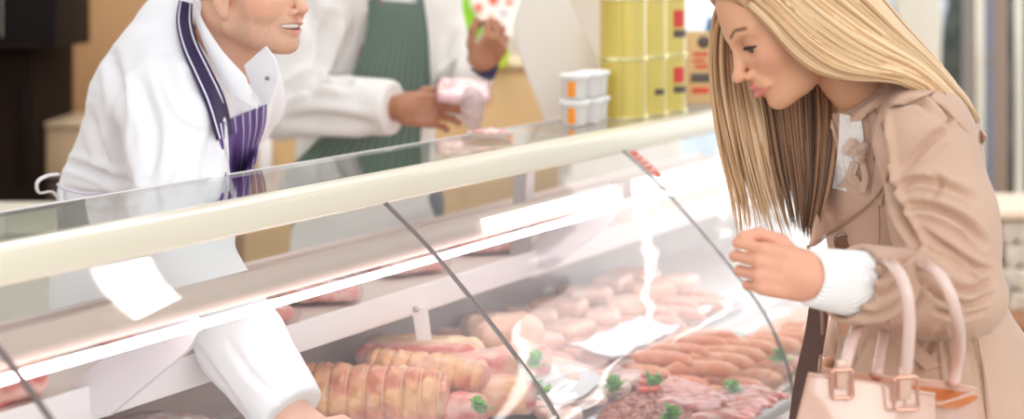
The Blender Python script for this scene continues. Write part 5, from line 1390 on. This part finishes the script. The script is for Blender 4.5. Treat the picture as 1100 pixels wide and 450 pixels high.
# collar, standing open, with a press stud
def cloth(name, A, B, n, m, parent, th=.003, puff=.0, nr=(0,-1,0)):
    A = resample(np.array(A), 20); B = resample(np.array(B), 20); G = ruled(A, B, n)
    for i in range(20):
        for j in range(n): G[i,j] += np.array(nr)*puff*math.sin(math.pi*j/(n-1))*math.sin(math.pi*i/19)
    return shell(name, G, th, m, parent, nrmal=nr)
cloth('collar', [P(207,0,3.385),P(216,20,3.33),P(237,52,3.28),P(264,82,3.26)], [P(211,26,3.35),P(222,55,3.30),P(244,95,3.26),P(276,117,3.235)], 9, wc, man, .004, .006)
cloth('collar', [P(262,84,3.26),P(265,95,3.255),P(268,105,3.25)], [P(276,117,3.235),P(277,117,3.234),P(278,116,3.233)], 5, wc, man, .004)
cloth('collar', [P(262,70,3.28),P(266,82,3.27),P(272,96,3.26),P(283,112,3.25)], [P(285,50,3.24),P(296,66,3.22),P(297,84,3.22),P(288,112,3.24)], 9, wc, man, .004, .006)
v, f = tube_mesh([P(287,84,3.205), P(287,84,3.218)], .0045, 14); mesh_obj('press_stud', v, clean(f), M['steel'], man)
v, f = tube_mesh([P(287,84,3.202), P(287,84,3.206)], .0022, 10); mesh_obj('press_stud', v, clean(f), M['seam'], man)
# apron
navy = mat('navy_strap', (.030,.018,.075), .7); stripe_w = mat('strap_stripe', (.72,.68,.80), .7)
purple = mat('purple_apron', (.11,.055,.21), .75, noise=(18,(.16,.09,.28),(1,1,1),.3,.7))
sA = [(192,0),(189,22),(195,50),(208,80),(222,112),(234,150)]; sB = [(207,4),(207,24),(213,46),(228,76),(242,106),(251,144)]
drape('apron_strap', mt, sA, sB, 30, 7, .024, .003, navy, man, 3.3, 8, .002)
def band(w0, w1, name, m, A, B, off, n=30, zf=3.3):
    A = resample(A, n); B = resample(B, n); return drape(name, mt, A*(1-w0)+B*w0, A*(1-w1)+B*w1, n, 3, off, .0008, m, man, zf, 8, .0)
sAe, sBe = np.array(sA, float), np.array(sB, float)
band(.11,.20,'strap_stripe',stripe_w,sAe,sBe,.029); band(.78,.87,'strap_stripe',stripe_w,sAe,sBe,.031)
bA = [(233,134),(238,158),(243,178),(238,212),(236,232)]; bB = [(287,112),(285,135),(277,160),(270,195),(266,225)]
rel = lambda u, v: .005*math.sin(v*15+u*2.5)+.004*math.sin(v*8-u*5)
drape('apron_bib', mt, bA, bB, 34, 30, .012, .003, purple, man, 3.33, 8, .004, rel)
bAe, bBe = resample(bA, 34), resample(bB, 34)
for k, w in enumerate((.06,.16,.34,.50,.64,.78,.92)):
    A_ = bAe*(1-w)+bBe*w; W_ = bAe*(1-w-.028)+bBe*(w+.028)
    wr_ = lambda u, v, w=w: rel(u, w)
    drape('apron_stripe', mt, A_, W_, 34, 3, .0142, .0006, stripe_w, man, 3.33, 8, .003, wr_)
# apron tie at the back
pts = [P(64,215,3.50),P(56,206,3.47),P(42,207,3.45),P(40,196,3.44),P(50,189,3.45),P(63,187,3.49)]
tube('apron_tie', pts, .0042, wc, man, seg=8, n=6, flat=.5)
tube('apron_tie', [P(66,200,3.49),P(66,214,3.47),P(64,226,3.47),P(66,238,3.48)], .0045, wc, man, seg=8, n=6, flat=.5)
tube('apron_tie', [P(62,198,3.48),P(70,203,3.44),P(96,208,3.42),P(128,204,3.42),P(150,196,3.44)], .003, stripe_w, man, seg=8, n=6)
# trousers, shoes
gtr = mat('grey_trousers', (.12,.12,.13), .8)
def mtr(p):
    d = None
    for dy in (-.08, .08):
        h_ = np.array([hipm[0], hipm[1]+dy, .95]); k_ = np.array([h_[0]+.03, h_[1], .52]); a_ = np.array([h_[0], h_[1], .12])
        e = smin(cap(p, h_, k_, .092, .075), cap(p, k_, a_, .078, .062), .02); d = e if d is None else smin(d, e, .02)
    return smax(d, .07-p[:, 2], .005)
v, q = mesh_sdf(mtr, (hipm[0]-.3,3.2,.03), (hipm[0]+.3,4.1,1.15), .010); mesh_obj('trousers', v, q, gtr, man)
for dy in (-.10, .10):
    an = np.array([hipm[0]+.02, hipm[1]+dy, .06])
    v, q = mesh_sdf(lambda p: smax(smin(cap(p, an-[.02,0,0], an+[.15,0,-.025], .048, .038), cap(p, an, an+[-.01,0,.06], .045, .046), .02), .003-p[:, 2], .004), an-[.12,.1,.09], an+[.24,.1,.14], .007)
    mesh_obj('shoe', v, q, blk, man)

# ---------------------------------------------------------------- second butcher, out of focus
SKB = (.40,.17,.09)
man2 = thing('person', 'butcher in white coat and green striped apron holding a wrapped packet', 'person', (P(400,300,4.75)[0], 4.85, 0))
B0 = lambda x, y, z=4.75: P(x, y, z)
bsh = B0(348,-18,4.62); bel = B0(300,112,4.55); bwr = B0(428,116,4.42)
bsl = B0(458,-22,4.88); bell = B0(482,98,4.82); bwl = B0(512,76,4.62)
bh1, BF, BT = hand_field(bwr, (1,-.15,-.05), (.2,.3,1), ((.35,.5,.4),(.5,.6,.4),(.6,.7,.4),(.7,.7,.4)), 1.06, .06, thumb=((.7,.6,.2),(.95,.25,.2),(1,0,.1)))((0,-1,.25))
bh2, BF2, BT2 = hand_field(bwl, (.55,-.1,.85), (-.7,-.5,.5), ((.9,1.0,.6),(.8,.9,.6),(.7,.9,.6),(.7,.9,.6)), 1.0, .06, thumb=((.6,.6,.2),(.8,.3,.3),(.9,.0,.3)))((-.5,-.6,.5))
hd2 = B0(430,-105,4.66); hr2 = frame((.55,-.75,-.38), (.1,-.1,1)); h2f, h2l = head_field(hd2, hr2, 1.06, male=True)
hip2 = np.array([B0(395,330,4.85)[0], 4.85, .98])
def b2skin(p):
    d = h2f(p); d = smin(d, cap(p, hd2+hr2@np.array([-.03,0,-.05]), B0(415,-35,4.76), .062, .068), .02); return d
def b2body(p):
    d = cap(p, B0(412,20,4.8), hip2, .15, .14); d = smin(d, cap(p, bsh, bsl, .07), .06)
    for dx in (-.10, .10):
        h_ = hip2+[dx,0,0]; d = smin(d, cap(p, h_, [h_[0],h_[1],.5], .09, .06), .04); d = smin(d, cap(p, [h_[0],h_[1],.5], [h_[0],h_[1],.1], .06, .04), .02); d = smin(d, cap(p, [h_[0],h_[1],.1], [h_[0]+.04,h_[1]-.14,.05], .04, .032), .02)
    d = smin(d, cap(p, bsh, bel, .055, .045), .02); d = smin(d, cap(p, bel, bwr, .045, .031), .02)
    d = smin(d, cap(p, bsl, bell, .055, .045), .02); return smin(d, cap(p, bell, bwl, .045, .031), .02)
parts = []
lo, hi = ball_bounds([hd2, B0(415,-35,4.76)], .15); v, q = mesh_sdf(b2skin, lo, hi, .003); parts.append((v, q, head_color(h2l, SKB, (.36,.14,.10), (.02,.015,.01), blush=(.42,.15,.08))(v)))
for fld, w_ in ((bh1, bwr), (bh2, bwl)):
    v, q = mesh_sdf(fld, w_-.22, w_+.22, .003); parts.append((v, q, mixc(SKB, (.50,.26,.17), hashn(v.astype(np.float32), 30, 1)*.3+.3)))
v, q = mesh_sdf(b2body, (-1.1,4.2,0), (.3,5.3,1.8), .011); parts.append((v, q, np.tile(np.array(SKB), (len(v), 1))))
V, Q, K = join_meshes(parts); mesh_obj('body', V, Q, skin_m, man2, cols=K); eyes(hd2, hr2, 1.06, man2)
def h2hair(p):
    q = h2l(p); a = q.copy(); a[:, 1] = np.abs(a[:, 1]); d = ell(a, (-.014,0,.034), (.101,.079,.093)); d = smax(d, -(a[:, 2]+.030), .006)
    d = smax(d, -(ell(a, (.085,0,-.03), (.075,.09,.085))), .008); return smax(d, -ell(a, (.0,.088,-.02), (.026,.03,.036)), .006)*1.06+.001*hashn(p, 90, 9)
v, q = mesh_sdf(h2hair, hd2-.16, hd2+.16, .004); mesh_obj('hair', v, q, brh, man2, cols=np.tile(np.array((.02,.014,.01)), (len(v),1)))
wc2 = mat('white_coat_grey', (.80,.77,.74), .8, bump=(90,.12,(1,1,1)))
f1 = nrm(bwr-bel)
def b2coat(p):
    d = cap(p, B0(405,10,4.82), B0(392,170,4.86), .185, .17); d = smin(d, cap(p, bsh, bsl, .10), .07); d = smin(d, cap(p, B0(392,170,4.86), hip2-[0,0,.1], .17, .20), .05)
    d = smax(d, .75-p[:, 2], .02); d = smax(d, -cap(p, hd2, B0(415,-45,4.76), .07, .085), .01)
    s = smin(cap(p, bsh, bel, .095, .080), cap(p, bel, bwr-f1*.03, .080, .066), .03); d = smin(d, s, .02)
    g = smin(cap(p, bsl, bell, .085, .070), cap(p, bell, bwl-nrm(bwl-bell)*.03, .064, .056), .03); d = smin(d, g, .02)
    s1 = (p-(bwr-f1*.012).astype(np.float32))@f1.astype(np.float32); d = smax(d, smin(s1, 10*np.ones(len(p), np.float32), .001)*0+np.where(np.linalg.norm(p-bwr.astype(np.float32), axis=1) < .13, s1, -1), .002)
    return d
b2fl = [([(352,20),(350,60),(335,95)], 8, .014), ([(305,100),(340,88),(372,88)], 6, .012), ([(395,20),(385,60),(370,90)], 6, .006), ([(310,130),(350,128),(400,135)], 7, .008), ([(488,40),(482,70),(470,100)], 7, .010), ([(330,0),(340,40),(330,70)], 8, .008)]
bo2, (bv, bq) = clothes('white_coat', b2coat, (-1.2,4.2,.7), (.4,5.3,1.85), .0075, wc2, man2, b2fl, amp=.005, seed=3, freq=8)
def b2torso(p):
    d = cap(p, B0(405,10,4.82), B0(392,170,4.86), .185, .17); d = smin(d, cap(p, bsh, bsl, .10), .07); return smin(d, cap(p, B0(392,170,4.86), hip2-[0,0,.1], .17, .20), .05)
bt = bvh_np(*mesh_sdf(b2torso, (-1.2,4.2,.7), (.4,5.3,1.85), .01))
green = mat('green_striped_apron', (.13,.19,.155), .75)
gst = mat('apron_pinstripe', (.26,.34,.29), .75)
gA = [(396,0),(394,30),(388,55),(372,94)]; gB = [(456,4),(460,35),(462,70),(463,96)]
drape('apron_bib', bt, gA, gB, 24, 18, .012, .004, green, man2, 4.6, 8)
drape('apron_skirt', bt, [(374,92),(350,140),(306,186),(300,215)], [(462,94),(456,110),(452,150),(455,205)], 30, 26, .012, .004, green, man2, 4.6, 10)
def pin(A, B, off, n):
    A, B = resample(A, 24), resample(B, 24)
    for k in range(n):
        w = (k+.5)/n; drape('apron_stripe', bt, A*(1-w)+B*w, A*(1-w-.014)+B*(w+.014), 24, 2, off, .0008, gst, man2, 4.6, 8)
pin(gA, gB, .0135, 12); pin([(366,104),(345,146),(308,186)], [(461,104),(455,140),(453,186)], .0140, 14)
drape('apron_strap', bt, [(392,-70),(396,-35),(399,2)], [(398,-70),(403,-35),(407,2)], 14, 4, .02, .003, green, man2, 4.6, 4)
drape('apron_strap', bt, [(446,-70),(447,-30),(449,4)], [(452,-70),(453,-30),(456,4)], 14, 4, .02, .003, green, man2, 4.6, 4)
v, f = tube_mesh([B0(511,84,4.66), B0(518,66,4.62)], .044, 18); mesh_obj('dark_cuff', v, clean(f), navy, man2)
box('pen', B0(408,2,4.5), (.01,.01,.02), M['seam'], man2)
v, q = mesh_sdf(lambda p: smax(np.minimum(cap(p, hip2+[-.1,0,0], hip2+[-.1,0,-.86], .10, .065), cap(p, hip2+[.1,0,0], hip2+[.1,0,-.86], .10, .065)), .07-p[:, 2], .005), (-1.1,4.6,.03), (.2,5.1,1.1), .012); mesh_obj('trousers', v, q, gtr, man2)
for dx in (-.1, .1):
    an = hip2*[1,1,0]+[dx,-.02,.06]
    v, q = mesh_sdf(lambda p: smax(smin(cap(p, an+[0,.03,0], an+[.03,-.15,-.025], .048, .038), cap(p, an, an+[0,0,.06], .045, .046), .02), .003-p[:, 2], .004), an-[.12,.24,.09], an+[.14,.14,.14], .008); mesh_obj('shoe', v, q, blk, man2)
# the packet in his right hand and a clear bag below it
pkc = B0(498,98,4.36); pk_ = thing('meat_packet', 'pinkish wrapped packet held in the second butcher\'s right hand', 'packet', pkc)
RP = np.array(frame((1,0,-.02), (0,-.45,.9)))
v, q = mesh_sdf(lambda p: rbox(p, pkc, (.062,.045,.010), .009, RP)+.004*hashn(p, 22, 3), pkc-.1, pkc+.1, .005)
mesh_obj('meat', v, q, meat_red, pk_, cols=mixc((.62,.38,.38), (.84,.72,.72), hashn(v.astype(np.float32), 25, 2)+.3))
v, q = mesh_sdf(lambda p: rbox(p, pkc, (.070,.052,.015), .012, RP)+.004*hashn(p, 30, 4), pkc-.12, pkc+.12, .005); mesh_obj('film', v, q, film, pk_)
cb = B0(508,118,4.30); o = sdfobj('plastic_bag', lambda p: ell(p, cb, (.028,.03,.055))+.006*hashn(p, 30, 6), cb-.09, cb+.09, .004, mat('clear_bag', (.66,.52,.53), .2, alpha=.6, coat=.5), pk_); o.name = 'bag_end'
# a tray of red meat resting on the glass shelf by the scale
dt = L(.70,-.16,1.247); dish = thing('sample_dish', 'small glass dish with dark red meat on the shelf glass', 'dish', dt)
lathe('dish_bowl', [(0,0),(.035,0),(.05,.012),(.047,.012),(.034,.003),(0,.003)], dt, jar_clear, dish, 28)
sdfobj('meat', lambda p: ell(p, dt+[0,0,.010], (.038,.034,.010))+.002*hashn(p, 60, 2), dt-[.06,.06,.01], dt+[.06,.06,.04], .003, meat_red, dish, lambda p: mixc((.55,.22,.18), (.80,.55,.50), hashn(p, 50, 2)+.3))
